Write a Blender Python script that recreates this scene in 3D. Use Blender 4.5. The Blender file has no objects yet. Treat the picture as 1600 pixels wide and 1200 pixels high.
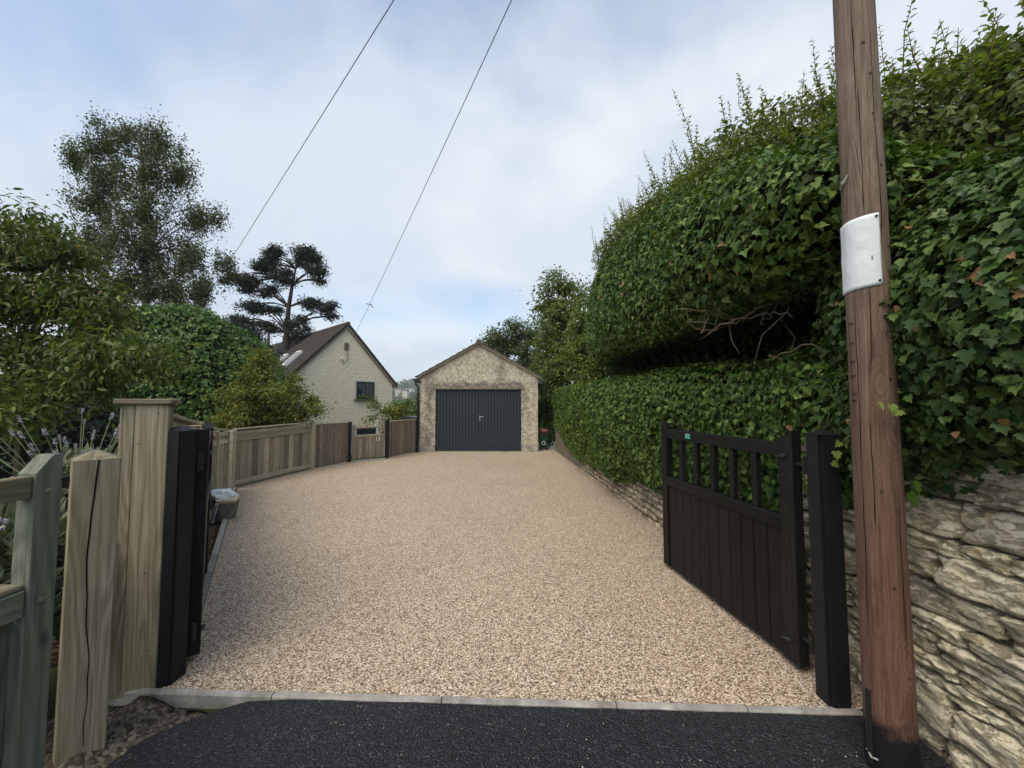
import bpy, bmesh, math, random
import numpy as np
from mathutils import Vector, Matrix, noise as mnoise

random.seed(7); rng = np.random.default_rng(7)
R = math.radians
S = bpy.context.scene
C = S.collection

# ------------------------------------------------------------------ camera, sky, sun, exposure
CAM_H, PITCH = 1.55, 3.1
cam = bpy.data.cameras.new('camera'); cam.sensor_width = 36; cam.lens = 36 * 600 / 1600
cam.clip_start = .05; cam.clip_end = 4000
co = bpy.data.objects.new('camera', cam); C.objects.link(co)
co.location = (0, 0, CAM_H); co.rotation_euler = (R(90 + PITCH), 0, 0); S.camera = co

SUN_EL, SUN_AZ = 56, 214            # degrees; azimuth clockwise from +Y
wd = bpy.data.worlds.new('World'); S.world = wd; wd.use_nodes = True
wn = wd.node_tree.nodes; wl = wd.node_tree.links
bg = wn['Background']; bg.inputs[1].default_value = .1
sky = wn.new('ShaderNodeTexSky'); sky.sky_type = 'NISHITA'; sky.sun_disc = False
sky.sun_elevation = R(SUN_EL); sky.sun_rotation = R(SUN_AZ); sky.air_density = 1.2; sky.dust_density = 1.5
tc = wn.new('ShaderNodeTexCoord'); sx = wn.new('ShaderNodeSeparateXYZ'); wl.new(tc.outputs['Generated'], sx.inputs[0])
def wmath(op, a, b=None):
    n = wn.new('ShaderNodeMath'); n.operation = op
    for i, v in enumerate((a, b)):
        if v is None: continue
        if isinstance(v, (int, float)): n.inputs[i].default_value = v
        else: wl.new(v, n.inputs[i])
    return n.outputs[0]
zz = wmath('ADD', wmath('MAXIMUM', sx.outputs[2], 0.0), .22)
cx = wn.new('ShaderNodeCombineXYZ')
wl.new(wmath('DIVIDE', sx.outputs[0], zz), cx.inputs[0]); wl.new(wmath('DIVIDE', sx.outputs[1], zz), cx.inputs[1])
cx.inputs[2].default_value = 3.7
def wnoise(scale, detail, dist, off):
    mp = wn.new('ShaderNodeMapping'); mp.inputs['Location'].default_value = off; wl.new(cx.outputs[0], mp.inputs[0])
    n = wn.new('ShaderNodeTexNoise'); n.inputs['Scale'].default_value = scale; n.inputs['Detail'].default_value = detail
    n.inputs['Roughness'].default_value = .52; n.inputs['Distortion'].default_value = dist; wl.new(mp.outputs[0], n.inputs[0])
    return n.outputs[0]
def wramp(inp, stops):
    r = wn.new('ShaderNodeValToRGB'); e = r.color_ramp.elements
    while len(e) < len(stops): e.new(.5)
    for i, (p, c) in enumerate(stops): e[i].position = p; e[i].color = c if len(c) == 4 else (*c, 1)
    r.color_ramp.interpolation = 'EASE'; wl.new(inp, r.inputs[0]); return r.outputs[0]
cover = wramp(wnoise(.75, 6, .25, (2.1, 4.4, 0)), [(.34, (.25, .25, .25)), (.58, (1, 1, 1))])
shade = wramp(wnoise(1.1, 7, .35, (7.3, 1.2, 2)), [(.28, (.55, .64, .76)), (.5, (.655, .735, .83)), (.72, (.79, .84, .89))])
sc_ = wn.new('ShaderNodeMix'); sc_.data_type = 'RGBA'; sc_.blend_type = 'MULTIPLY'; sc_.inputs[0].default_value = 1
wl.new(shade, sc_.inputs[6]); sc_.inputs[7].default_value = (5.15, 5.15, 5.15, 1)
mx = wn.new('ShaderNodeMix'); mx.data_type = 'RGBA'; wl.new(cover, mx.inputs[0]); wl.new(sky.outputs[0], mx.inputs[6]); wl.new(sc_.outputs[2], mx.inputs[7])
wl.new(mx.outputs[2], bg.inputs[0])

sun = bpy.data.lights.new('sun', 'SUN'); sun.energy = 1.5; sun.angle = R(45); sun.color = (1, .93, .82)
so = bpy.data.objects.new('sun', sun); C.objects.link(so)
sd = Vector((math.sin(R(SUN_AZ)) * math.cos(R(SUN_EL)), math.cos(R(SUN_AZ)) * math.cos(R(SUN_EL)), math.sin(R(SUN_EL))))
so.rotation_euler = sd.to_track_quat('Z', 'Y').to_euler()
S.view_settings.view_transform = 'Standard'; S.view_settings.look = 'None'
S.view_settings.exposure = 1.12; S.view_settings.gamma = 1; S.view_settings.use_curve_mapping = False
S.cycles.max_bounces = 4; S.cycles.diffuse_bounces = 2; S.cycles.glossy_bounces = 2; S.cycles.transmission_bounces = 3
S.cycles.transparent_max_bounces = 8; S.cycles.use_denoising = True

# ------------------------------------------------------------------ material helpers
class NT:
    def __init__(s, name):
        s.m = bpy.data.materials.new(name); s.m.use_nodes = True
        s.n = s.m.node_tree.nodes; s.l = s.m.node_tree.links; s.b = s.n['Principled BSDF']; s.c = {}
    def put(s, sock, v):
        if isinstance(v, bpy.types.NodeSocket): s.l.new(v, sock)
        elif isinstance(v, tuple) and len(v) == 3 and sock.type == 'RGBA': sock.default_value = (*v, 1)
        else: sock.default_value = v
    def coord(s, kind='Object', scale=(1, 1, 1), rnd=False, loc=(0, 0, 0)):
        t = s.n.new('ShaderNodeTexCoord').outputs[kind]
        if rnd:
            oi = s.n.new('ShaderNodeObjectInfo'); a = s.n.new('ShaderNodeVectorMath'); a.operation = 'SCALE'
            cb = s.n.new('ShaderNodeCombineXYZ')
            for i in range(3): s.l.new(oi.outputs['Random'], cb.inputs[i])
            s.l.new(cb.outputs[0], a.inputs[0]); a.inputs['Scale'].default_value = 37.
            b = s.n.new('ShaderNodeVectorMath'); s.l.new(t, b.inputs[0]); s.l.new(a.outputs[0], b.inputs[1]); t = b.outputs[0]
        mp = s.n.new('ShaderNodeMapping'); mp.inputs['Scale'].default_value = scale; mp.inputs['Location'].default_value = loc
        s.l.new(t, mp.inputs[0]); return mp.outputs[0]
    def noise(s, co, scale, detail=4, rough=.55, dist=0):
        n = s.n.new('ShaderNodeTexNoise'); s.l.new(co, n.inputs[0]); n.inputs['Scale'].default_value = scale
        n.inputs['Detail'].default_value = detail; n.inputs['Roughness'].default_value = rough; n.inputs['Distortion'].default_value = dist
        return n.outputs[0]
    def vor(s, co, scale, feature='F1', out='Color', rand=1):
        n = s.n.new('ShaderNodeTexVoronoi'); n.feature = feature; s.l.new(co, n.inputs['Vector']); n.inputs['Scale'].default_value = scale
        n.inputs['Randomness'].default_value = rand
        return n.outputs[out]
    def ramp(s, inp, stops, mode='LINEAR'):
        r = s.n.new('ShaderNodeValToRGB'); e = r.color_ramp.elements
        while len(e) < len(stops): e.new(.5)
        for i, (p, c) in enumerate(stops):
            if isinstance(c, (int, float)): c = (c, c, c)
            e[i].position = p; e[i].color = (*c, 1)
        r.color_ramp.interpolation = mode; s.l.new(inp, r.inputs[0]); return r.outputs[0]
    def mix(s, f, a, b, blend='MIX'):
        m = s.n.new('ShaderNodeMix'); m.data_type = 'RGBA'; m.blend_type = blend
        s.put(m.inputs[0], f); s.put(m.inputs[6], a); s.put(m.inputs[7], b); return m.outputs[2]
    def math(s, op, a, b=0., c=0., clamp=False):
        m = s.n.new('ShaderNodeMath'); m.operation = op; m.use_clamp = clamp
        for i, v in enumerate((a, b, c)): s.put(m.inputs[i], v)
        return m.outputs[0]
    def sep(s, v):
        n = s.n.new('ShaderNodeSeparateXYZ'); s.l.new(v, n.inputs[0]); return n.outputs
    def bump(s, h, strength=.5, dist=.01, prev=None):
        b = s.n.new('ShaderNodeBump'); b.inputs['Strength'].default_value = strength; b.inputs['Distance'].default_value = dist
        s.l.new(h, b.inputs['Height'])
        if prev is not None: s.l.new(prev, b.inputs['Normal'])
        return b.outputs[0]
    def out(s, color, rough=.8, normal=None, spec=.3, metal=0):
        s.put(s.b.inputs['Base Color'], color); s.put(s.b.inputs['Roughness'], rough)
        s.b.inputs['Specular IOR Level'].default_value = spec; s.b.inputs['Metallic'].default_value = metal
        if normal is not None: s.l.new(normal, s.b.inputs['Normal'])
        return s.m
M = {}
def plain(name, col, rough=.6, spec=.3, var=.15, scale=20, metal=0):
    t = NT(name); o = t.coord(rnd=True); n = t.noise(o, scale, 5)
    c = t.mix(t.ramp(n, [(.3, 0), (.7, 1)]), tuple(x * (1 - var) for x in col), tuple(min(1, x * (1 + var)) for x in col))
    M[name] = t.out(c, rough, t.bump(n, .15, .004), spec, metal); return M[name]

def wood(name, dark, mid, light, green=.0, gcol=(.12, .14, .06), rough=.85, grain=26, bump=.35, foot=None):
    """length of the timber runs along local Z"""
    t = NT(name); o = t.coord(rnd=True)
    so_ = t.coord(rnd=True, scale=(1, 1, .07))
    warp = t.noise(t.coord(rnd=True, scale=(1, 1, .35)), 5, 3)
    rg = t.noise(t.coord(rnd=True, scale=(1, .6, .09)), grain * .28, 2, .5, .15)
    ring = t.math('ADD', t.math('MULTIPLY', t.math('SINE', t.math('MULTIPLY', rg, 85.)), .5), .5)
    fine = t.noise(t.coord(rnd=True, scale=(1, 1, .03)), 140, 4, .6)
    big = t.noise(so_, 4, 4)
    gr = t.math('ADD', t.math('MULTIPLY', ring, .15), t.math('ADD', t.math('MULTIPLY', fine, .5), t.math('MULTIPLY', big, .38)))
    col = t.ramp(gr, [(.3, dark), (.52, mid), (.75, light)])
    kn = t.vor(t.coord(rnd=True, scale=(1, 1, .45)), 4.2, out='Distance')
    knm = t.ramp(kn, [(.035, 1), (.09, 0)])
    col = t.mix(t.math('MULTIPLY', knm, .7), col, tuple(x * .35 for x in dark))
    col = t.mix(t.ramp(t.noise(o, 2.2, 5, .6), [(.42, 0), (.7, green)]), col, gcol)
    oi = t.n.new('ShaderNodeObjectInfo')
    hv = t.n.new('ShaderNodeHueSaturation'); t.l.new(col, hv.inputs['Color'])
    t.l.new(t.math('ADD', t.math('MULTIPLY', oi.outputs['Random'], .5), .75), hv.inputs['Value']); col = hv.outputs[0]
    if foot:
        z = t.sep(t.coord())[2]
        col = t.mix(t.ramp(t.math('ADD', z, t.math('MULTIPLY', t.noise(o, 9, 4), .35)), [(foot[0], 1), (foot[1], 0)]), col, foot[2])
    h = t.math('ADD', t.math('MULTIPLY', fine, .6), t.math('MULTIPLY', ring, .2))
    M[name] = t.out(col, rough, t.bump(h, bump, .004), .2); return M[name]
wood('fence_wood', (.19, .165, .112), (.36, .318, .225), (.5, .45, .335), .35, (.27, .265, .14))
wood('board_wood', (.105, .084, .06), (.225, .182, .13), (.35, .29, .215), .25, (.11, .11, .065))
wood('near_wood', (.085, .07, .045), (.2, .172, .118), (.33, .295, .215), .45, (.19, .18, .085), grain=20, bump=.6)
wood('green_wood', (.06, .062, .046), (.13, .135, .104), (.225, .23, .185), .5, (.12, .14, .095), grain=22, bump=.55)
wood('gate_paint', (.004, .004, .004), (.0075, .007, .0065), (.016, .015, .0135), 0, rough=.5, bump=.22)
wood('edging_wood', (.16, .145, .12), (.3, .28, .24), (.44, .42, .37), .2, (.2, .19, .14))
def black_post():
    t = NT('black_post'); o = t.coord(rnd=True); f = t.noise(t.coord(scale=(1, 1, .06), rnd=True), 90, 4)
    w = t.noise(o, 14, 6, .7); z = t.sep(t.coord())[2]
    low = t.ramp(z, [(0, .09), (.35, .0)])
    m = t.math('GREATER_THAN', t.math('ADD', w, low), .70)
    c = t.mix(t.math('MULTIPLY', m, .45), t.mix(f, (.005, .0055, .0065), (.016, .017, .019)), (.07, .068, .062))
    M['black_post'] = t.out(c, t.ramp(w, [(.3, .45), (.7, .7)]), t.bump(f, .4, .004), .22)
black_post()
def resin():
    t = NT('resin_gravel'); o = t.coord()
    cell = t.vor(o, 125); v = t.sep(cell)
    d1 = t.vor(o, 125, out='Distance')
    col = t.ramp(v[0], [(0, (.075, .053, .035)), (.2, (.24, .172, .112)), (.45, (.43, .328, .222)), (.75, (.57, .452, .322)), (1, (.80, .69, .55))])
    col = t.mix(t.math('MULTIPLY', t.ramp(d1, [(.5, 0), (.9, 1)]), .8), col, (.09, .06, .04))
    clump = t.noise(o, 55, 3, .6)
    col = t.mix(.4, col, t.ramp(clump, [(.32, (.55, .55, .55)), (.68, (1.35, 1.35, 1.35))]), 'MULTIPLY')
    big = t.noise(o, .55, 5, .6); col = t.mix(.5, col, t.ramp(big, [(.3, (.84, .83, .82)), (.7, (1.1, 1.09, 1.07))]), 'MULTIPLY')
    h = t.math('SUBTRACT', 1., d1)
    M['resin_gravel'] = t.out(col, t.ramp(v[1], [(0, .5), (1, .8)]), t.bump(h, .45, .004), .25)
resin()
def tarmac():
    t = NT('tarmac'); o = t.coord(); cell = t.sep(t.vor(o, 110)); d1 = t.vor(o, 110, out='Distance')
    col = t.ramp(cell[0], [(0, (.004, .0045, .0055)), (.6, (.009, .010, .0125)), (.93, (.022, .024, .03)), (1, (.05, .052, .06))])
    chip = t.math('GREATER_THAN', cell[1], .994)
    col = t.mix(t.math('MULTIPLY', chip, .2), col, (.36, .33, .28))
    patch = t.noise(o, 1.3, 5); col = t.mix(.6, col, t.ramp(patch, [(.3, (.75, .75, .78)), (.7, (1.25, 1.25, 1.25))]), 'MULTIPLY')
    h = t.math('ADD', t.math('SUBTRACT', 1., d1), t.math('MULTIPLY', cell[2], .6))
    M['tarmac'] = t.out(col, t.ramp(cell[1], [(0, .42), (1, .8)]), t.bump(h, .9, .012), .45)
tarmac()
def concrete():
    t = NT('concrete'); o = t.coord(); n = t.noise(o, 7, 7, .65); f = t.noise(o, 120, 3)
    col = t.ramp(n, [(.25, (.13, .12, .10)), (.5, (.30, .28, .25)), (.75, (.47, .45, .41))])
    col = t.mix(.4, col, t.ramp(f, [(.3, (.7, .7, .7)), (.7, (1.2, 1.2, 1.2))]), 'MULTIPLY')
    M['concrete'] = t.out(col, .85, t.bump(t.math('ADD', n, f), .5, .004), .2)
concrete()
def soil(name, a, b, c, sc=26):
    t = NT(name); o = t.coord(); v = t.sep(t.vor(o, sc * 1.7)); n = t.noise(o, sc, 6, .7)
    col = t.ramp(t.math('ADD', t.math('MULTIPLY', v[0], .5), t.math('MULTIPLY', n, .5)), [(.25, a), (.5, b), (.75, c)])
    M[name] = t.out(col, .95, t.bump(t.math('ADD', n, v[1]), 1, .025), .1)
soil('soil', (.035, .022, .013), (.085, .055, .032), (.2, .13, .075))
soil('verge_soil', (.05, .04, .03), (.12, .10, .075), (.25, .21, .16), 40)
def ground_mat():
    t = NT('ground_grass'); o = t.coord(); n = t.noise(o, .35, 6); f = t.noise(o, 9, 5, .7)
    col = t.mix(n, (.035, .055, .017), (.075, .095, .03)); col = t.mix(f, col, (.03, .028, .014))
    M['ground_grass'] = t.out(col, .95, t.bump(f, 1, .05), .1)
ground_mat()
def stone(name, cols, sc=9):
    t = NT(name); ge = t.n.new('ShaderNodeNewGeometry'); oi0 = t.n.new('ShaderNodeObjectInfo')
    va = t.n.new('ShaderNodeVectorMath'); sc0 = t.n.new('ShaderNodeVectorMath'); sc0.operation = 'SCALE'; cb = t.n.new('ShaderNodeCombineXYZ')
    for i in range(3): t.l.new(oi0.outputs['Random'], cb.inputs[i])
    t.l.new(cb.outputs[0], sc0.inputs[0]); sc0.inputs['Scale'].default_value = 23.; t.l.new(ge.outputs['Position'], va.inputs[0]); t.l.new(sc0.outputs[0], va.inputs[1]); o = va.outputs[0]
    mp = t.n.new('ShaderNodeMapping'); mp.inputs['Scale'].default_value = (1, 1, 2.4); t.l.new(o, mp.inputs[0])
    n = t.noise(o, sc, 9, .7, .3); st = t.noise(mp.outputs[0], sc * 1.5, 9, .75, .5); f = t.noise(o, sc * 12, 5, .7)
    col = t.ramp(t.math('ADD', t.math('MULTIPLY', n, .6), t.math('MULTIPLY', st, .4)), [(.3, cols[0]), (.44, cols[1]), (.56, cols[2]), (.72, cols[3])])
    col = t.mix(t.ramp(t.noise(o, sc * .8, 5, .6), [(.52, 0), (.68, .65)]), col, cols[4])
    col = t.mix(.45, col, t.ramp(f, [(.3, (.6, .6, .6)), (.7, (1.3, 1.3, 1.3))]), 'MULTIPLY')
    oi = t.n.new('ShaderNodeObjectInfo'); hv = t.n.new('ShaderNodeHueSaturation'); t.l.new(col, hv.inputs['Color'])
    t.l.new(t.math('ADD', t.math('MULTIPLY', oi.outputs['Random'], .5), .72), hv.inputs['Value'])
    pit = t.ramp(st, [(.36, 0), (.5, 1)])
    h = t.math('ADD', t.math('MULTIPLY', n, .5), t.math('ADD', t.math('MULTIPLY', pit, .5), t.math('MULTIPLY', f, .18)))
    M[name] = t.out(hv.outputs[0], .9, t.bump(h, .9, .026), .15)
stone('wall_stone', ((.2, .165, .105), (.55, .475, .32), (.75, .66, .48), (.88, .81, .65), (.60, .44, .21)), 12)
stone('drive_stone', ((.1, .08, .055), (.32, .26, .18), (.54, .46, .34), (.74, .66, .52), (.38, .27, .14)), 16)
M['mortar'] = plain('mortar', (.17, .145, .105), .95, .1, .5, 15)
def roughcast():
    t = NT('roughcast'); o = t.coord(); n1 = t.noise(o, 17, 5, .7); n2 = t.noise(o, 34, 3, .6); big = t.noise(o, 1.1, 5, .6)
    x, y, z = t.sep(o)
    base = t.ramp(t.noise(o, 5, 5), [(.3, (.55, .485, .36)), (.7, (.78, .71, .56))])
    spk = t.ramp(t.math('ADD', t.math('MULTIPLY', n1, .55), t.math('MULTIPLY', n2, .45)), [(.40, 1), (.52, 0)])
    col = t.mix(t.math('MULTIPLY', spk, .85), base, (.13, .11, .075))
    def band(v, a, b, w):   # 1 inside a..b
        return t.math('MULTIPLY', t.math('SMOOTH_MIN', 1., t.math('MULTIPLY', t.math('SUBTRACT', v, a), 1 / w, clamp=True), .01),
                      t.math('MULTIPLY', t.math('SUBTRACT', b, v), 1 / w, clamp=True))
    xn = t.math('ADD', x, t.math('MULTIPLY', t.math('SUBTRACT', t.noise(o, 4, 5, .7), .5), .7))
    zn = t.math('ADD', z, t.math('MULTIPLY', t.math('SUBTRACT', t.noise(o, 5, 5, .7), .5), .35))
    stain = band(xn, -2.98, -2.5, .2)                                  # weathered streak down the pier by the downpipe
    stain = t.math('MAXIMUM', stain, t.math('MULTIPLY', t.math('MULTIPLY', band(zn, 2.04, 2.36, .1), band(xn, -2.8, .5, .2)), 1.))   # grime above the lintel
    stain = t.math('MAXIMUM', stain, t.math('MULTIPLY', t.math('MULTIPLY', band(xn, -.62, -.18, .15), band(zn, 2.2, 3.2, .2)), .75))
    stain = t.math('MAXIMUM', stain, t.math('MULTIPLY', t.math('MULTIPLY', band(xn, .25, .62, .2), band(zn, 1., 2.4, .5)), .7))
    stain = t.math('MULTIPLY', stain, t.ramp(t.noise(o, 3.2, 6, .7), [(.32, .1), (.54, 1)]))
    col = t.mix(t.math('MULTIPLY', stain, .8), col, (.1, .093, .077))
    col = t.mix(t.ramp(big, [(.5, 0), (.75, .3)]), col, (.2, .165, .1))
    M['roughcast'] = t.out(col, .95, t.bump(t.math('ADD', n1, n2), 1., .03), .1)
roughcast()
def house_render():
    t = NT('house_render'); o = t.coord(); s_ = t.coord(scale=(1, 1, 2.6))
    n = t.noise(s_, 4.6, 4, .6, .6); f = t.noise(s_, 13, 4, .6)
    col = t.ramp(t.math('ADD', t.math('MULTIPLY', n, .65), t.math('MULTIPLY', f, .35)), [(.34, (.64, .555, .39)), (.5, (.75, .67, .495)), (.66, (.80, .73, .56))])
    M['house_render'] = t.out(col, .9, t.bump(t.math('ADD', n, t.math('MULTIPLY', f, .4)), .7, .05), .15)
house_render()
def roof_tiles():
    t = NT('roof_tile'); o = t.coord('UV')
    b = t.n.new('ShaderNodeTexBrick'); t.l.new(o, b.inputs[0]); b.inputs['Scale'].default_value = 1
    b.inputs['Brick Width'].default_value = .19; b.inputs['Row Height'].default_value = .14; b.inputs['Mortar Size'].default_value = .012
    b.inputs['Color1'].default_value = (.034, .028, .025, 1); b.inputs['Color2'].default_value = (.058, .046, .04, 1); b.inputs['Mortar'].default_value = (.02, .015, .012, 1)
    n = t.noise(t.coord(), 1.6, 6, .65); col = t.mix(t.ramp(n, [(.45, 0), (.7, .6)]), b.outputs[0], (.06, .055, .042))
    M['roof_tile'] = t.out(col, .9, t.bump(b.outputs[1], -.6, .03), .15)
roof_tiles()
plain('verge_mortar', (.22, .19, .14), .9, .1, .3, 25); plain('ridge_tile', (.09, .075, .06), .9, .1, .35, 14)
plain('garage_tile', (.11, .09, .07), .9, .1, .4, 12)
plain('anthracite', (.019, .027, .034), .42, .4, .08, 6); plain('frame_white', (.55, .53, .48), .6, .3, .1)
plain('steel', (.3, .3, .3), .35, .5, .1, 20, 1); plain('black_plastic', (.012, .012, .013), .4, .5, .1)
plain('dark_iron', (.02, .019, .018), .5, .5, .3, 40, .3)
plain('white_plastic', (.75, .75, .74), .35, .4, .05); plain('cable_grey', (.09, .095, .105), .6, .3, .1)
plain('window_black', (.012, .013, .014), .4, .5, .1); plain('sill_stone', (.16, .13, .09), .9, .1, .25)
plain('bark', (.06, .045, .03), .95, .1, .45, 12); plain('birch_bark', (.16, .14, .12), .9, .1, .6, 6); plain('pine_bark', (.05, .042, .036), .95, .1, .45, 8)
plain('twig', (.14, .1, .06), .9, .1, .3, 20); plain('dark_core', (.012, .011, .007), .98, .03, .4, 12)  # near-black fill for added hedge cores that block light, and for cracks
plain('green_bin', (.012, .055, .03), .4, .4, .12); plain('red_sack', (.28, .085, .065), .45, .4, .4, 18); plain('grey_bin', (.03, .034, .04), .4, .5, .1)
plain('tub_grey', (.17, .165, .15), .75, .2, .3, 14); plain('cream_block', (.62, .55, .4), .85, .15, .15, 30); plain('navy', (.012, .018, .06), .5, .4, .1)
plain('lavender_stem', (.16, .2, .1), .85, .1, .2); plain('teal_label', (.03, .33, .24), .4, .4, .15, 60)
plain('pale_wall', (.55, .5, .42), .9, .1, .1, 1); plain('far_roof', (.14, .08, .06), .9, .1, .2, 1)
plain('pebble', (.45, .37, .27), .7, .3, .4, 30); plain('limb', (.2, .155, .1), .9, .1, .35, 14)
def bag_mat():
    t = NT('bag_film'); t.out((.85, .86, .87), .3, None, .4); M['bag_film'] = t.m
bag_mat()
def glass_mat():
    t = NT('window_glass'); t.out((.012, .016, .022), .06, t.bump(t.noise(t.coord(), 1.5, 2), .05, .02), .6); M['window_glass'] = t.m
glass_mat()
def paper():
    t = NT('paper'); o = t.coord(); n = t.noise(o, 14, 5); f = t.noise(t.coord(scale=(1, 1, .2)), 60, 4)
    col = t.mix(t.ramp(n, [(.4, 0), (.75, .35)]), (.70, .73, .72), (.56, .6, .6)); col = t.mix(t.math('MULTIPLY', f, .2), col, (.5, .53, .53))
    M['paper'] = t.out(col, .5, t.bump(n, .35, .01), .3)
paper()
def pole_mat():
    t = NT('pole_wood'); o = t.coord(); x, y, z = t.sep(o)
    warp = t.noise(t.coord(scale=(1, 1, .35)), 7, 4)
    st = t.coord(scale=(1, 1, .045)); fine = t.noise(st, 150, 5, .65); mid = t.noise(st, 38, 5, .6, .6)
    v = t.n.new('ShaderNodeTexVoronoi'); v.feature = 'F1'; t.l.new(t.coord(scale=(1, 1, .5)), v.inputs['Vector']); v.inputs['Scale'].default_value = 6.5
    kd = v.outputs['Distance']
    rings = t.math('SINE', t.math('MULTIPLY', t.math('ADD', kd, t.math('MULTIPLY', warp, .25)), 75.))
    ringm = t.math('MULTIPLY', t.math('ADD', t.math('MULTIPLY', rings, .5), .5), t.ramp(kd, [(.12, .6), (.55, .12)]))
    g = t.math('ADD', t.math('MULTIPLY', fine, .5), t.math('ADD', t.math('MULTIPLY', mid, .5), t.math('MULTIPLY', ringm, .18)))
    low = t.ramp(g, [(.32, (.045, .022, .014)), (.5, (.115, .06, .04)), (.72, (.2, .118, .082))])
    high = t.ramp(g, [(.32, (.075, .05, .033)), (.5, (.17, .125, .09)), (.72, (.28, .22, .165))])
    zz = t.math('ADD', z, t.math('MULTIPLY', t.noise(o, 2, 4), .9))
    col = t.mix(t.ramp(t.math('MULTIPLY', t.math('SUBTRACT', zz, 1.3), .45), [(0, 0), (1, 1)]), low, high)
    knot = t.ramp(kd, [(.05, 1), (.085, 0)]); col = t.mix(t.math('MULTIPLY', knot, .8), col, (.022, .014, .01))
    crk = t.n.new('ShaderNodeTexVoronoi'); crk.feature = 'DISTANCE_TO_EDGE'; t.l.new(t.coord(scale=(1, 1, .06)), crk.inputs['Vector']); crk.inputs['Scale'].default_value = 17
    cm = t.math('MULTIPLY', t.ramp(crk.outputs['Distance'], [(.0, 1), (.03, 0)]), t.ramp(t.noise(t.coord(scale=(1, 1, .3)), 6, 3), [(.52, 0), (.6, 1)]))
    col = t.mix(t.math('MULTIPLY', cm, .8), col, (.015, .009, .006))
    tar = t.ramp(t.math('ADD', z, t.math('MULTIPLY', t.noise(o, 14, 5, .7), .22)), [(.27, 1), (.34, 0)])
    col = t.mix(tar, col, (.008, .008, .009))
    h = t.math('SUBTRACT', g, t.math('MULTIPLY', cm, 1.2))
    M['pole_wood'] = t.out(col, .8, t.bump(h, .6, .006), .2)
pole_mat()
def leaf_mat(name, cols, rough=.45, trans=.25, spec=.4, back=1.25):
    """cols: dark, mid, light, rare"""
    t = NT(name); a = t.n.new('ShaderNodeAttribute'); a.attribute_name = 'tint'
    col = t.ramp(a.outputs['Fac'], [(0, cols[0]), (.45, cols[1]), (.9, cols[2]), (.965, cols[2]), (.985, cols[3])])
    t.out(col, rough, None, spec)
    tr = t.n.new('ShaderNodeBsdfTranslucent'); t.put(tr.inputs[0], t.mix(1., col, (back * 1.25, back * 1.35, back * .6), 'MULTIPLY'))
    ms = t.n.new('ShaderNodeMixShader'); ms.inputs[0].default_value = trans
    t.l.new(t.b.outputs[0], ms.inputs[1]); t.l.new(tr.outputs[0], ms.inputs[2]); t.l.new(ms.outputs[0], t.n['Material Output'].inputs[0])
    M[name] = t.m
leaf_mat('ivy_leaf', ((.022, .052, .009), (.07, .128, .022), (.18, .25, .055), (.27, .15, .06)), .48, .18, .2)
leaf_mat('ivy_near', ((.016, .04, .008), (.048, .092, .018), (.13, .19, .045), (.25, .13, .05)), .45, .15, .25)
leaf_mat('ivy_far', ((.02, .055, .009), (.06, .13, .02), (.14, .22, .04), (.16, .14, .03)), .48, .18, .28)
leaf_mat('privet_leaf', ((.035, .058, .01), (.085, .12, .02), (.17, .205, .042), (.23, .23, .06)), .45, .35, .3)
leaf_mat('vine_leaf', ((.02, .045, .012), (.035, .07, .02), (.06, .1, .03), (.08, .1, .03)), .45, .3, .4)
leaf_mat('cherry_leaf', ((.026, .046, .012), (.066, .1, .022), (.16, .19, .042), (.24, .16, .045)), .5, .3, .25)
leaf_mat('birch_leaf', ((.026, .042, .015), (.06, .083, .027), (.115, .14, .048), (.1, .11, .03)), .5, .25, .35)
leaf_mat('pine_leaf', ((.01, .02, .011), (.018, .032, .016), (.032, .048, .022), (.05, .05, .025)), .6, .1, .3)
leaf_mat('ochre_leaf', ((.045, .085, .013), (.11, .14, .02), (.29, .24, .03), (.33, .15, .025)), .5, .25, .25)
leaf_mat('spruce_leaf', ((.01, .022, .012), (.018, .037, .018), (.035, .06, .026), (.05, .06, .03)), .55, .1, .3)
leaf_mat('tree_leaf', ((.02, .04, .009), (.05, .08, .016), (.115, .15, .03), (.3, .32, .2)), .45, .25, .3)
leaf_mat('yellow_green_leaf', ((.035, .06, .01), (.09, .13, .018), (.17, .22, .035), (.5, .5, .4)), .45, .3, .3)  # yellow green leaves with a few pale ones
leaf_mat('ivy_bright', ((.03, .06, .008), (.075, .135, .016), (.15, .23, .032), (.2, .2, .05)), .45, .2, .28)
leaf_mat('lime_leaf', ((.03, .06, .008), (.08, .13, .016), (.16, .22, .03), (.2, .2, .05)), .45, .3, .35)
leaf_mat('sage_leaf', ((.06, .08, .045), (.12, .14, .085), (.2, .22, .14), (.25, .24, .15)), .7, .15, .2)
leaf_mat('lavender_flower', ((.2, .17, .27), (.36, .32, .43), (.52, .48, .57), (.6, .58, .6)), .8, .2, .15)

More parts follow.
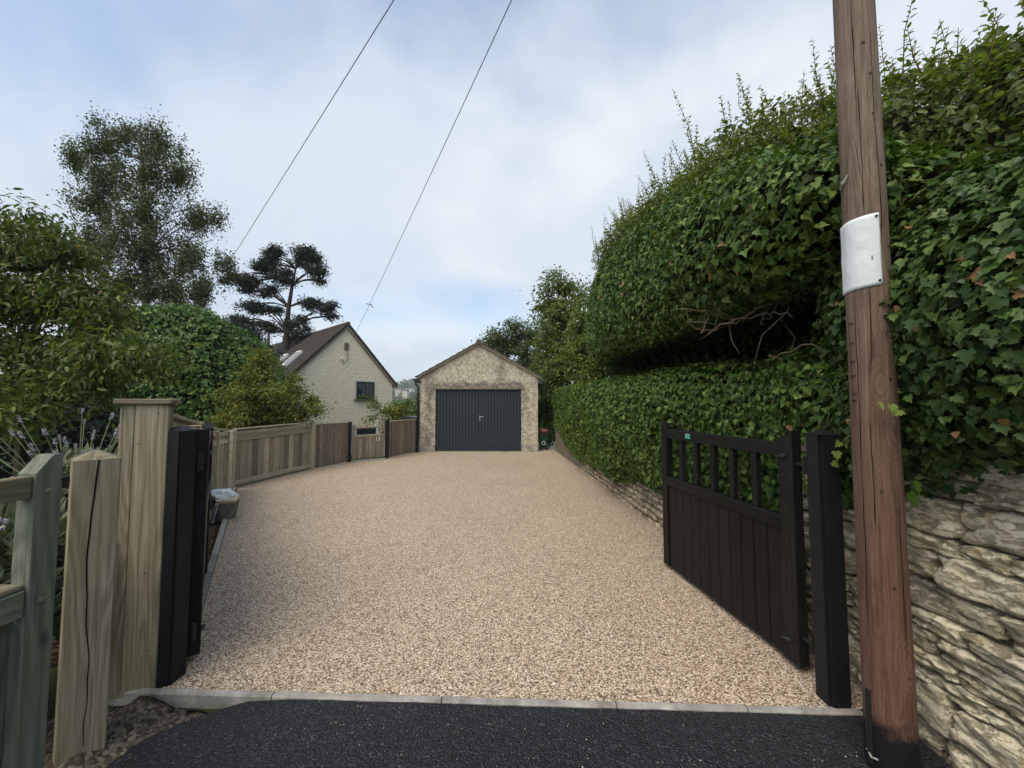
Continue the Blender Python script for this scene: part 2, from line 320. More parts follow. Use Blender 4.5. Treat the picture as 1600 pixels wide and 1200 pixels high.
# ------------------------------------------------------------------ object helpers
W = {}
def link(o, mat, parent, world):
    C.objects.link(o); o.matrix_basis = world; W[o] = world
    if parent is not None: o.parent = parent; o.matrix_parent_inverse = W[parent].inverted()
    return o
def tag(o, label=None, cat=None, group=None, kind=None):
    if label: o['label'] = label
    if cat: o['category'] = cat
    if group: o['group'] = group
    if kind: o['kind'] = kind
    return o
def thing(name, label, cat, loc=(0, 0, 0), rz=0, group=None):
    o = bpy.data.objects.new(name, None); o.empty_display_size = .2
    link(o, None, None, Matrix.Translation(loc) @ Matrix.Rotation(rz, 4, 'Z')); return tag(o, label, cat, group)
def mesh(name, v, f, mat, smooth=False):
    me = bpy.data.meshes.new(name); me.from_pydata([tuple(p) for p in v], [], [tuple(q) for q in f])
    if mat: me.materials.append(M[mat])
    if smooth: me.polygons.foreach_set('use_smooth', [True] * len(me.polygons))
    me.update(); return me
def obj(name, me, parent=None, world=None):
    return link(bpy.data.objects.new(name, me), None, parent, world if world is not None else Matrix.Identity(4))
class MB:
    def __init__(s): s.v = []; s.f = []
    def add(s, v, f):
        k = len(s.v); s.v += [tuple(p) for p in v]; s.f += [tuple(i + k for i in q) for q in f]; return s
    def box(s, x0, x1, y0, y1, z0, z1):
        return s.add([(x0, y0, z0), (x1, y0, z0), (x1, y1, z0), (x0, y1, z0), (x0, y0, z1), (x1, y0, z1), (x1, y1, z1), (x0, y1, z1)],
                     [(0, 3, 2, 1), (4, 5, 6, 7), (0, 1, 5, 4), (1, 2, 6, 5), (2, 3, 7, 6), (3, 0, 4, 7)])
    def prism(s, poly, y0, y1, axis='y'):
        n = len(poly)
        P = (lambda a, b, c: (a, c, b)) if axis == 'y' else ((lambda a, b, c: (a, b, c)) if axis == 'z' else (lambda a, b, c: (c, a, b)))
        v = [P(a, b, y0) for a, b in poly] + [P(a, b, y1) for a, b in poly]
        f = [tuple(range(n)), tuple(range(2 * n - 1, n - 1, -1))] + [(i, i + n, (i + 1) % n + n, (i + 1) % n) for i in range(n)]
        return s.add(v, f)
    def tube(s, pts, rad, n=8, cap=True):
        pts = [Vector(p) for p in pts]; rad = rad if hasattr(rad, '__len__') else [rad] * len(pts); v = []; f = []
        for i, p in enumerate(pts):
            d = (pts[min(i + 1, len(pts) - 1)] - pts[max(i - 1, 0)]).normalized()
            a = d.orthogonal().normalized() if i == 0 else (a - d * a.dot(d)).normalized()
            b = d.cross(a)
            for k in range(n): t = 2 * math.pi * k / n; v.append(p + (a * math.cos(t) + b * math.sin(t)) * rad[i])
        for i in range(len(pts) - 1):
            for k in range(n): f.append((i * n + k, i * n + (k + 1) % n, (i + 1) * n + (k + 1) % n, (i + 1) * n + k))
        if cap: f.append(tuple(range(n - 1, -1, -1))); f.append(tuple(range((len(pts) - 1) * n, len(pts) * n)))
        return s.add(v, f)
    def build(s, name, mat, parent=None, world=None, smooth=False):
        me = mesh(name, s.v, s.f, mat, smooth)
        bm = bmesh.new(); bm.from_mesh(me); bmesh.ops.recalc_face_normals(bm, faces=bm.faces); bm.to_mesh(me); bm.free()
        return obj(name, me, parent, world)
_cb = {}
def cbox(w, t, l, b, mat):
    """chamfered timber: width X (centred), thickness Y (centred), length Z from 0"""
    k = (round(w, 3), round(t, 3), round(l, 3), b, mat)
    if k in _cb: return _cb[k]
    bm = bmesh.new(); bmesh.ops.create_cube(bm, size=1)
    for v in bm.verts: v.co = (v.co.x * w, v.co.y * t, (v.co.z + .5) * l)
    if b: bmesh.ops.bevel(bm, geom=list(bm.edges), offset=b, segments=1, affect='EDGES')
    me = bpy.data.meshes.new('timber'); bm.to_mesh(me); bm.free(); me.materials.append(M[mat]); _cb[k] = me; return me
def timber(name, p0, p1, w, t, mat, parent, normal=(0, -1, 0), b=.004):
    """a piece of timber from p0 to p1, its face looking along normal"""
    p0 = Vector(p0); p1 = Vector(p1); z = (p1 - p0); l = z.length; z.normalize()
    y = Vector(normal); y = (y - z * y.dot(z)).normalized() * -1; x = y.cross(z)
    m = Matrix((x, y, z)).transposed().to_4x4(); m.translation = p0
    return obj(name, cbox(w, t, l, b, mat), parent, m)

# ------------------------------------------------------------------ foliage helpers
def leaf_shape(kind):
    if kind == 'ivy':
        o = [(0, .04), (.24, -.08), (.40, .10), (.52, .30), (.30, .40), (.34, .66), (.15, .70), (0, 1.02)]
        o = o + [(-x, y) for x, y in o[-2:0:-1]]
        v = [(0, .36, -.03)] + [(x, y, .10 * abs(x) * 2 - .16 * y * y) for x, y in o]
        n = len(o); return np.array(v), [(0, i + 1, (i + 1) % n + 1) for i in range(n)]
    if kind == 'heart':
        o = [(0, .08), (.25, -.05), (.47, .15), (.46, .45), (.28, .75), (0, 1)]; o = o + [(-x, y) for x, y in o[-2:0:-1]]
        v = [(0, .38, -.04)] + [(x, y, .16 * abs(x) - .12 * y * y) for x, y in o]
        n = len(o); return np.array(v), [(0, i + 1, (i + 1) % n + 1) for i in range(n)]
    if kind == 'ivy3':
        o = [(0, .03), (.26, -.08), (.50, .24), (.24, .42), (0, 1.0), (-.24, .42), (-.50, .24), (-.26, -.08)]
        return np.array([(x, y, .22 * abs(x) - .14 * y * y) for x, y in o]), [(0, i, i + 1) for i in range(1, 7)]
    if kind == 'oval':
        o = [(0, 0), (.22, .24), (.21, .6), (0, 1.0), (-.21, .6), (-.22, .24)]
        return np.array([(x, y, .3 * abs(x) - .12 * y * y) for x, y in o]), [(0, i, i + 1) for i in range(1, 5)]
    if kind == 'kite':
        return np.array([(0, 0, 0), (.40, .38, .12), (0, 1, -.1), (-.40, .38, .12)]), [(0, 1, 2), (0, 2, 3)]
    if kind == 'lance':
        return np.array([(0, 0, 0), (.17, .3, .06), (.14, .65, .02), (0, 1, -.16), (-.14, .65, .02), (-.17, .3, .06), (0, .45, -.02)]), \
            [(0, 1, 6), (1, 2, 6), (2, 3, 6), (3, 4, 6), (4, 5, 6), (5, 0, 6)]
    if kind == 'slim':
        return np.array([(0, 0, 0), (.17, .45, .05), (0, 1, -.05), (-.17, .45, .05)]), [(0, 1, 2), (0, 2, 3)]
    if kind == 'needle':
        return np.array([(-.05, 0, 0), (.05, 0, 0), (0, 1, 0)]), [(0, 1, 2)]
def unit(a): return a / np.maximum(np.linalg.norm(a, axis=-1, keepdims=True), 1e-9)
def leaf_mesh(name, P, N, D, size, kind, mat, tint=None):
    P = np.asarray(P, float); n = len(P); sv, sf = leaf_shape(kind); k = len(sv)
    Z = unit(np.asarray(N, float)); Y = np.asarray(D, float); Y = unit(Y - Z * (Y * Z).sum(1, keepdims=True)); X = np.cross(Y, Z)
    size = np.broadcast_to(size, (n,)).reshape(n, 1, 1)
    asp = rng.uniform(.8, 1.15, (n, 1, 1))
    V = P[:, None, :] + size * (sv[None, :, 0:1] * asp * X[:, None] + sv[None, :, 1:2] * Y[:, None] + sv[None, :, 2:3] * Z[:, None])
    F = (np.arange(n)[:, None, None] * k + np.array(sf)[None]).reshape(-1, 3)
    me = bpy.data.meshes.new(name); me.vertices.add(n * k); me.vertices.foreach_set('co', V.astype(np.float32).ravel())
    me.loops.add(F.size); me.loops.foreach_set('vertex_index', F.astype(np.int32).ravel())
    me.polygons.add(len(F)); me.polygons.foreach_set('loop_start', np.arange(0, F.size, 3, dtype=np.int32))
    me.update(calc_edges=True)
    if tint is None: tint = rng.uniform(0, 1, n)
    at = me.attributes.new('tint', 'FLOAT', 'POINT'); at.data.foreach_set('value', np.repeat(np.clip(tint, 0, 1), k).astype(np.float32))
    me.materials.append(M[mat]); me.polygons.foreach_set('use_smooth', np.ones(len(F), bool)); return me
def sample(v, f, n):
    v = np.asarray(v, float); T = []
    for q in f:
        for i in range(1, len(q) - 1): T.append((q[0], q[i], q[i + 1]))
    T = np.array(T); a, b, c = v[T[:, 0]], v[T[:, 1]], v[T[:, 2]]
    nr = np.cross(b - a, c - a); ar = np.linalg.norm(nr, axis=1); i = rng.choice(len(T), n, p=ar / ar.sum())
    u, w = rng.random((2, n)); k = u + w > 1; u[k] = 1 - u[k]; w[k] = 1 - w[k]
    return a[i] + (b - a)[i] * u[:, None] + (c - a)[i] * w[:, None], unit(nr[i])
def fbm(P, s, seed=0, o=3):
    return np.array([mnoise.fractal(Vector((p[0] * s + seed, p[1] * s - seed, p[2] * s + 2 * seed)), 1., 2., o) for p in P])
def shell(v, f, disp, s, seed):
    """push a surface in and out by noise along its normals"""
    me = bpy.data.meshes.new('tmp'); me.from_pydata([tuple(p) for p in v], [], f); me.update()
    n = np.empty(len(v) * 3); me.vertices.foreach_get('normal', n); bpy.data.meshes.remove(me)
    v = np.asarray(v, float); return v + n.reshape(-1, 3) * (fbm(v, s, seed) * disp)[:, None]
def loft(rows):
    m = len(rows[0]); v = [p for r in rows for p in r]
    f = [(i * m + j, i * m + j + 1, (i + 1) * m + j + 1, (i + 1) * m + j) for i in range(len(rows) - 1) for j in range(m - 1)]
    return v, f
def smoothline(pts, n):
    """Catmull-Rom resampling"""
    P = np.array(pts, float); P = np.vstack([2 * P[0] - P[1], P, 2 * P[-1] - P[-2]]); out = []; seg = len(P) - 3
    for t in np.linspace(0, seg - 1e-6, n):
        i = int(t); u = t - i; a, b, c, d = P[i:i + 4]
        out.append(.5 * (2 * b + (c - a) * u + (2 * a - 5 * b + 4 * c - d) * u * u + (3 * b - a - 3 * c + d) * u ** 3))
    return np.array(out)
CAMP = np.array((0, 0, CAM_H))
_lv = {}
def leaf_variants(kind, mat):
    if (kind, mat) not in _lv:
        _lv[kind, mat] = [leaf_mesh('leaf', [(0, 0, 0)], [(0, 0, 1)], [(0, 1, 0)], 1., kind, mat, np.array([t])) for t in (.05, .2, .35, .5, .62, .75, .88, .97 if kind == 'ivy' else .9)]
    return _lv[kind, mat]
def foliage(parent, P, N, D, size, kind, mat, single=0, name='foliage', tint=None, near_kind=None):
    """the leaves that show largest become parts of their own, the rest one mass"""
    P = np.asarray(P); N = unit(np.asarray(N)); size = np.broadcast_to(size, (len(P),)).astype(float)
    if tint is None: tint = rng.uniform(0, 1, len(P))
    keep = np.ones(len(P), bool)
    if single:
        to = CAMP - P; dist = np.linalg.norm(to, axis=1); facing = np.abs((unit(to) * N).sum(1))
        u = P[:, 0] / np.maximum(P[:, 1], .05); v = (P[:, 2] - CAM_H) / np.maximum(P[:, 1], .05)
        inside = (P[:, 1] > .3) & (np.abs(u) < 1.32) & (v > -.9) & (v < 1.05)
        sc = np.where(inside, size / dist * (.3 + facing) * rng.uniform(.8, 1.2, len(P)), 0); pick = np.argsort(-sc)[:single]
        vs = leaf_variants(near_kind or kind, mat)
        for i in pick:
            Z = N[i]; Y = D[i] - Z * np.dot(D[i], Z); Y = Y / np.linalg.norm(Y); X = np.cross(Y, Z)
            m = Matrix(((X[0], Y[0], Z[0]), (X[1], Y[1], Z[1]), (X[2], Y[2], Z[2]))).to_4x4()
            m = Matrix.Translation(P[i]) @ m @ Matrix.Diagonal((size[i],) * 3 + (1,))
            obj('leaf', vs[min(7, int(tint[i] * 7.2))], parent, m)
        keep[pick] = False
    if keep.any():
        tag(obj(name, leaf_mesh(name, P[keep], N[keep], np.asarray(D)[keep], size[keep], kind, mat, tint[keep]), parent), kind='stuff')
def climbing(parent, v, f, n, size, mat, kind='ivy', depth=.1, single=0, up=.35, jit=.45, far=None, flutter=.6):
    """leaves shingled over a surface"""
    P, N = sample(v, f, n); P = P + N * rng.uniform(-.3, 1, (n, 1)) * depth
    N2 = unit(N + np.array((0, 0, up)) + rng.normal(0, jit, (n, 3))); D = np.array((0, 0, -1.)) + rng.normal(0, flutter, (n, 3))
    sz = np.clip(rng.lognormal(-.06, .32, n), .4, 1.7) * size
    cl = fbm(P[:, :], 1.6, 5, 2) if n < 30000 else np.zeros(n)
    tint = np.clip(rng.beta(2, 2.6, n) * .93 + cl * .22, 0, .95); tint[rng.random(n) < .012] = 1.
    foliage(parent, P, N2, D, sz, kind, mat, single, tint=tint)
def clumps(clusters, per, r, shellbias=.5, cz=1):
    """clusters: (centre, radii, n). Returns leaf points, outward directions and the clump centres"""
    P = []; N = []; cs = []
    for c, rad, n in clusters:
        c = np.array(c, float); rad = np.array(rad, float)
        d = unit(rng.normal(0, 1, (n, 3))); q = c + d * rad * (rng.random((n, 1)) ** shellbias)
        for j in range(n):
            k = max(3, int(per * rng.uniform(.5, 1.5))); rr = r * rng.uniform(.6, 1.4)
            e = rng.normal(0, 1, (k, 3)) * np.array((1, 1, .7) if cz == 1 else (.62, .62, cz)) * rr * .55
            P.append(q[j] + e); N.append(unit(e + d[j] * rr * .6)); cs.append((c, q[j]))
    return np.vstack(P), np.vstack(N), cs
def tree(name, label, cat, base, trunk, r0, clusters, per, r, kind, mat, size, bark, droop=.5, limb=.42, single=0, core=True, group=None, twigs=1, shellbias=.5, near_kind=None, up=.5, cz=1):
    t = thing(name, label, cat, base, group=group); base = Vector(base)
    pts = [base + Vector((0, 0, -.2))] + [Vector(p) for p in trunk]; n = len(pts)
    MB().tube(pts, [r0 * (1 - .8 * i / (n - 1)) for i in range(n)], 9).build('trunk', bark, t, smooth=True)
    P, N, cs = clumps(clusters, per, r, shellbias, cz)
    b = MB()
    tp = np.array([tuple(p) for p in pts])
    for c, rad, _ in clusters:                     # limbs
        c = np.array(c); k = np.argmin(np.linalg.norm(tp - c, axis=1) + np.where(tp[:, 2] > c[2], .8, 0))
        a = tp[k]; mid = (a + c) / 2 + np.array((0, 0, .12 * np.linalg.norm(c - a))); L = np.linalg.norm(c - a)
        if L > .25: b.tube(smoothline([a, mid, c], 6), [r0 * limb * (1 - .12 * i) for i in range(6)], 5)
    if twigs:
        for c, q in cs:
            m = (c + q) / 2 + rng.normal(0, .06, 3) * np.linalg.norm(q - c); b.tube([c, m, q], [r0 * .14, r0 * .09, r0 * .03], 3, False)
    if b.v: tag(b.build('branches', bark, t, smooth=True), kind='stuff')
    D = N * .5 + np.array((0, 0, -droop)) + rng.normal(0, .6, N.shape); N2 = N * .6 + np.array((0, 0, up)) + rng.normal(0, .5, N.shape)
    tint = np.clip(rng.beta(2, 2.4, len(P)), 0, .96); tint[rng.random(len(P)) < .006] = 1
    foliage(t, P, N2, D, rng.uniform(.7, 1.3, len(P)) * size, kind, mat, single, 'crown', tint, near_kind)
    return t
def at(x, y, Y):
    """where the line of sight through a point of the photograph stands Y metres ahead"""
    p = R(PITCH); u = (x - 800) / 600; v = (600 - y) / 600; t = Y / (math.cos(p) - v * math.sin(p))
    return (u * t, Y, CAM_H + (math.sin(p) + v * math.cos(p)) * t)
def px(n, Y): return n / 600 * Y
#PART2
def gp(x, y, z=0.):
    p = R(PITCH); u = (x - 800) / 600; v = (600 - y) / 600; t = (z - CAM_H) / (math.sin(p) + v * math.cos(p))
    return (u * t, (math.cos(p) - v * math.sin(p)) * t, z)
def lerp(pts, x): return float(np.interp(x, [p[0] for p in pts], [p[1] for p in pts]))

# ------------------------------------------------------------------ the setting
def terrain():
    rr = [0, 1.5, 3, 5, 7, 9, 11, 13, 15, 17, 19, 22, 26, 32, 40, 55, 75, 100, 140, 190, 250, 300, 340, 380, 420, 460, 500, 560, 700, 1000, 1600, 3000]
    rows = []
    for r in rr:
        row = []
        for k in range(97):
            a = 2 * math.pi * k / 96; X = r * math.sin(a); Y = r * math.cos(a)
            d = max(0., max(Y - 13.2, (-X - 9) * .6 if Y > 6 else 0))
            z = -.07 - lerp([(0, 0), (1, .25), (5, 1.7), (15, 4), (60, 11), (160, 19), (250, 18), (330, 6), (430, -17), (520, -30), (800, -26), (3000, -10)], d)
            z += mnoise.noise(Vector((X * .006, Y * .006, 1))) * 5 * min(1, r / 250) if r > 60 else 0
            row.append((X, Y, z))
        rows.append(row)
    v, f = loft(rows); o = obj('ground', mesh('ground', v, f, 'ground_grass', True)); tag(o, kind='structure')
terrain()
def yk(X): return 2.115 - .038 * X
def road():
    rows = []; xs = np.linspace(-1.98, 1.9, 34)
    for j in range(22):
        u = j / 21; row = []
        for X in xs:
            top = min(yk(X) - .03, lerp([(-2, 1.52), (-1.9, 1.72), (-1.8, 1.88), (-1.7, 1.985), (-1.58, 2.06), (-1.45, 2.13), (-1.3, 3)], X))
            Y = -9 + (top + 9) * (1 - (1 - u) ** 2.2)
            z = -.008 - .045 * max(0, min(1, (-X - 1.1) / .8)) + .003 * mnoise.noise(Vector((X * 3, Y * 3, 0)))
            if j == 21: Y -= abs(mnoise.noise(Vector((X * 14, 0, 5)))) * .02
            row.append((X, Y, z))
        rows.append(row)
    v, f = loft(rows); tag(obj('road', mesh('road', v, f, 'tarmac', True)), kind='structure')
road()
EDGE0, EDGE1 = (-1.885, 2.30), (-5.33, 7.56)           # line of the timber edging
def wallx(Y): return 1.44 + (12.77 - Y) * .052
def driveway():
    pl = [(-1.92, yk(-1.92))] + [(x, yk(x)) for x in (-1, 0, 1, 1.95)] + [(wallx(Y) + .05, Y) for Y in (3, 5, 8, 12.77, 14.6)] + \
         [(.9, 14.6), (.9, 12.9), (-3.0, 12.9), (-3.2, 12.65), (-3.7, 11.2), (-4.5, 10.6), (-4.95, 9.4), (-5.28, 7.5), EDGE0]
    v = [(x, y, 0) for x, y in pl]; tag(obj('driveway', mesh('driveway', v, [tuple(range(len(v)))], 'resin_gravel')), kind='structure')
driveway()
def edging():
    p = tag(thing('kerb', 'line of pale concrete edging between the gravel driveway and the black tarmac', 'kerb', (0, 2.1, 0)))
    xs = [-2.19, -1.28, -.37, .54, 1.2, 1.77]
    for a, b in zip(xs[:-1], xs[1:]):
        n = 14; rows = []
        for i in range(n + 1):
            X = a + .003 + (b - a - .006) * i / n; y = yk(X); w = .004 * mnoise.noise(Vector((X * 9, 1, 2)))
            rows.append([(X, y, -.12), (X, y, .002), (X, y - .005, .004), (X, y - .03 + w, .004 + w * .5), (X, y - .036 + w, -.004), (X, y - .036, -.14)])
        v, f = loft(rows); m = len(rows[0]); f = f + [tuple(range(m)), tuple(range(len(v) - 1, len(v) - m - 1, -1))]
        MB().add(v, f).build('edging_stone', 'concrete', p)
    tag(p, kind='structure')
edging()
def bed():
    """planting strip between the fence and the gravel, and the verge by the near posts"""
    rows = []; e0 = Vector(EDGE0); e1 = Vector(EDGE1)
    for i in range(60):
        q = e0.lerp(e1, i / 59); row = []
        for j in range(9):
            x = q.x - .07 - .10 * j; row.append((x, q.y, -.045 + .05 * mnoise.fractal(Vector((x * 9, q.y * 9, 0)), 1, 2, 4) + .012 * j))
        rows.append(row)
    v, f = loft(rows); tag(obj('planting_bed', mesh('planting_bed', v, f, 'soil', True)), kind='structure')
    P, N = sample(v, f, 1500); tag(obj('bark_chippings', leaf_mesh('bark_chippings', P + N * .008, N + rng.normal(0, .5, N.shape), rng.normal(0, 1, N.shape), rng.uniform(.012, .035, 1500), 'kite', 'chip')),
        'brown bark chippings and dry leaves in the narrow bed beside the fence', 'mulch', kind='stuff')
    rows = []
    for i in range(30):
        u = i / 29; row = []
        for j in range(16):
            w = j / 15; X = -2.35 + (.95) * w; Y = 1.0 + 1.16 * u
            row.append((X, Y - (.10 if u > .98 else 0), -.062 + .022 * mnoise.fractal(Vector((X * 11, Y * 11, 0)), 1, 2, 4) - .03 * max(0, w - .6) + .085 * max(0, 1 - abs(X + 1.93) / .17)))
        rows.append(row)
    v, f = loft(rows); tag(obj('verge', mesh('verge', v, f, 'verge_soil', True)), kind='structure')
    rows = []
    for i in range(40):
        u = i / 39; row = []
        for j in range(12):
            X = 1.72 + .5 * j / 11; Y = .3 + 2.0 * u
            row.append((X, Y, -.035 + .02 * mnoise.fractal(Vector((X * 12, Y * 12, 3)), 1, 2, 4) + .05 * j / 11 - (.05 if j == 0 else 0)))
        rows.append(row)
    v, f = loft(rows); tag(obj('verge', mesh('verge', v, f, 'verge_soil', True)), kind='structure')
leaf_mat('chip', ((.05, .03, .015), (.12, .075, .038), (.24, .16, .085), (.36, .27, .16)), .85, .05, .1)
bed()
e0 = Vector((*EDGE0, .0)); e1 = Vector((*EDGE1, .0)); dr = (e1 - e0).normalized()
p = thing('timber_edging', 'weathered grey timber edging along the fence side of the driveway', 'edging', tuple(e0))
nrm = Vector((dr.y, -dr.x, 0))
for i in range(3):
    a = e0 + dr * (.005 + i * 2.09); b = a + dr * 2.08
    timber('edging_board', a - nrm * .03 + Vector((0, 0, -.03)), b - nrm * .03 + Vector((0, 0, -.03)), .1, .055, 'edging_wood', p, nrm)
tag(p, kind='structure')

# loose chippings at the edge of the tarmac
P = []
for i in range(60):
    X = 1.75 - 3.1 * rng.random() ** 1.6; y = yk(X) - .07 - abs(rng.normal(0, .2)) - (.25 * rng.random() if X > .1 else 0)
    P.append((X, y, -.005 - .045 * max(0, min(1, (-X - 1.1) / .8))))
b = MB()
for q in P:
    s = rng.uniform(.0018, .004) * (1.3 if rng.random() < .2 else 1)
    v = [(q[0] + s * dx, q[1] + s * dy, q[2] + s * dz) for dx, dy, dz in ((1, 0, 0), (0, 1, .2), (-1, .1, 0), (0, -1, .1), (.1, 0, .8), (0, 0, -.8))]
    b.add(v, [(0, 1, 4), (1, 2, 4), (2, 3, 4), (3, 0, 4)])
tag(b.build('gravel', 'pebble'), 'loose pale chippings scattered on the black tarmac', 'gravel', kind='stuff')

# ------------------------------------------------------------------ garage
def garage():
    t = thing('garage', 'small roughcast garage with a low pitched roof at the end of the driveway', 'garage', (-1.1, 12.8, 0))
    x0, x1, yf, yb = -3.06, .86, 12.8, 18.2; dl, dr_, dt = -2.55, .31, 2.075; ax, az, ez = -1.11, 3.57, 2.47
    MB().prism([(x0, .21), (dl, .21), (dl, dt), (dr_, dt), (dr_, .21), (x1, .21), (x1, ez), (ax, az), (x0, ez)], yf, yf + .2).build('front_wall', 'roughcast', t)
    MB().box(x0, x0 + .2, yf + .201, yb - .201, 0, ez).build('side_wall', 'roughcast', t)
    MB().box(x1 - .2, x1, yf + .201, yb - .201, 0, ez).build('side_wall', 'roughcast', t)
    MB().prism([(x0, 0), (x1, 0), (x1, ez), (ax, az), (x0, ez)], yb - .2, yb).build('rear_wall', 'roughcast', t)
    for a, b in ((x0 - .012, dl), (dr_, x1 + .012)):
        MB().box(a, b, yf - .015, yf + .19, -.1, .207).build('plinth', 'concrete', t)
    MB().box(dl - .1, dr_ + .1, yf - .02, yf - .002, dt - .012, dt + .03).build('lintel_drip', 'sill_stone', t)
    # roof: two slabs of stepped tile courses
    for sgn, ex in ((-1, x0 - .14), (1, x1 + .14)):
        sl = Vector((ex - ax, 0, (ez - az) / ((x1 - x0) / 2) * abs(ex - ax))); L = sl.length; d = sl.normalized(); up = Vector((-d.z * sgn, 0, d.x * sgn))
        top = Vector((ax, 0, az + .075)); b = MB(); n = 9
        rf = MB()
        for i in range(n):
            a = top + d * (L * i / n - .0) + up * .0; e = top + d * (L * (i + 1) / n + .03) + up * .02
            q = [a - up * .018, a + up * .012, e + up * .012, e - up * .018]
            rf.prism([(p.x, p.z) for p in q], yf - .09, yb + .09)
        r = rf.build('roof', 'garage_tile', t)
        # bedding mortar and verge undercloak along the front edge
        q = [top - up * .062, top - up * .019, top + d * L - up * .019 + up * .012, top + d * L - up * .062]
        MB().prism([(p.x, p.z) for p in q], yf - .075, yf + .15).build('verge', 'verge_mortar', r)
    MB().tube([(ax, yf - .11, az + .075), (ax, yb + .11, az + .075)], .085, 12).build('ridge', 'ridge_tile', t, smooth=False)
    # door: a frame and two leaves of upright boards
    MB().prism([(dl + .001, .02), (dl + .035, .02), (dl + .035, dt - .04), (dr_ - .035, dt - .04), (dr_ - .035, .02), (dr_ - .001, .02), (dr_ - .001, dt - .001), (dl + .001, dt - .001)], yf + .05, yf + .12).build('door_frame', 'anthracite', t)
    mid = (dl + dr_) / 2
    for s, (a, b) in enumerate(((dl + .04, mid - .003), (mid + .003, dr_ - .04))):
        lf = MB().box(a, b, yf + .085, yf + .115, .02, dt - .045).build('door_leaf', 'anthracite', t)
        n = 13; w = (b - a) / n
        for i in range(n):
            timber('board', (a + w * (i + .5), yf + .074, .095), (a + w * (i + .5), yf + .074, dt - .05), w - .006, .022, 'anthracite', lf, b=.006)
        MB().box(a, b, yf + .062, yf + .084, .022, .09).build('bottom_rail', 'anthracite', lf)
        hx = a - .012 if s == 0 else b + .012
        for hz in (.28, 1.45, 1.85):
            MB().tube([(hx, yf + .045, hz - .05), (hx, yf + .045, hz + .05)], .012, 8).build('hinge', 'steel', lf)
        if s == 1:
            h = MB().box(mid - .03 + .05, mid + .07, yf + .05, yf + .062, 1.02, 1.2).build('handle', 'steel', lf)
            m = MB(); m.tube([(mid + .045, yf + .05, 1.15), (mid + .045, yf + .0, 1.15), (mid + .17, yf - .005, 1.148)], .013, 8)
            m.box(mid + .03, mid + .055, yf + .045, yf + .052, 1.0, 1.1); h2 = m.build('handle', 'steel', lf)
    # rainwater goods and box ends
    MB().box(x0 - .16, x0 - .002, yf - .07, yf + .12, ez - .2, ez - .06).build('box_end', 'black_plastic', t)
    MB().box(x1 + .002, x1 + .13, yf - .07, yf + .12, ez - .22, ez - .04).build('box_end', 'grey_bin', t)
    g = MB(); pr = [(x0 - .14 + .06 * math.cos(a), ez - .05 + .06 * math.sin(a)) for a in np.linspace(math.pi, 2 * math.pi, 9)]
    pr = [(x - .05, z) for x, z in pr]; g.prism(pr, yf - .1, yb).build('gutter', 'black_plastic', t)
    MB().tube([(x0 - .17, yf - .04, ez - .1), (x0 - .15, yf - .04, ez - .22), (x0 - .05, yf - .045, ez - .34), (x0 - .045, yf - .045, .02)], .034, 10).build('downpipe', 'black_plastic', t, smooth=True)
garage()

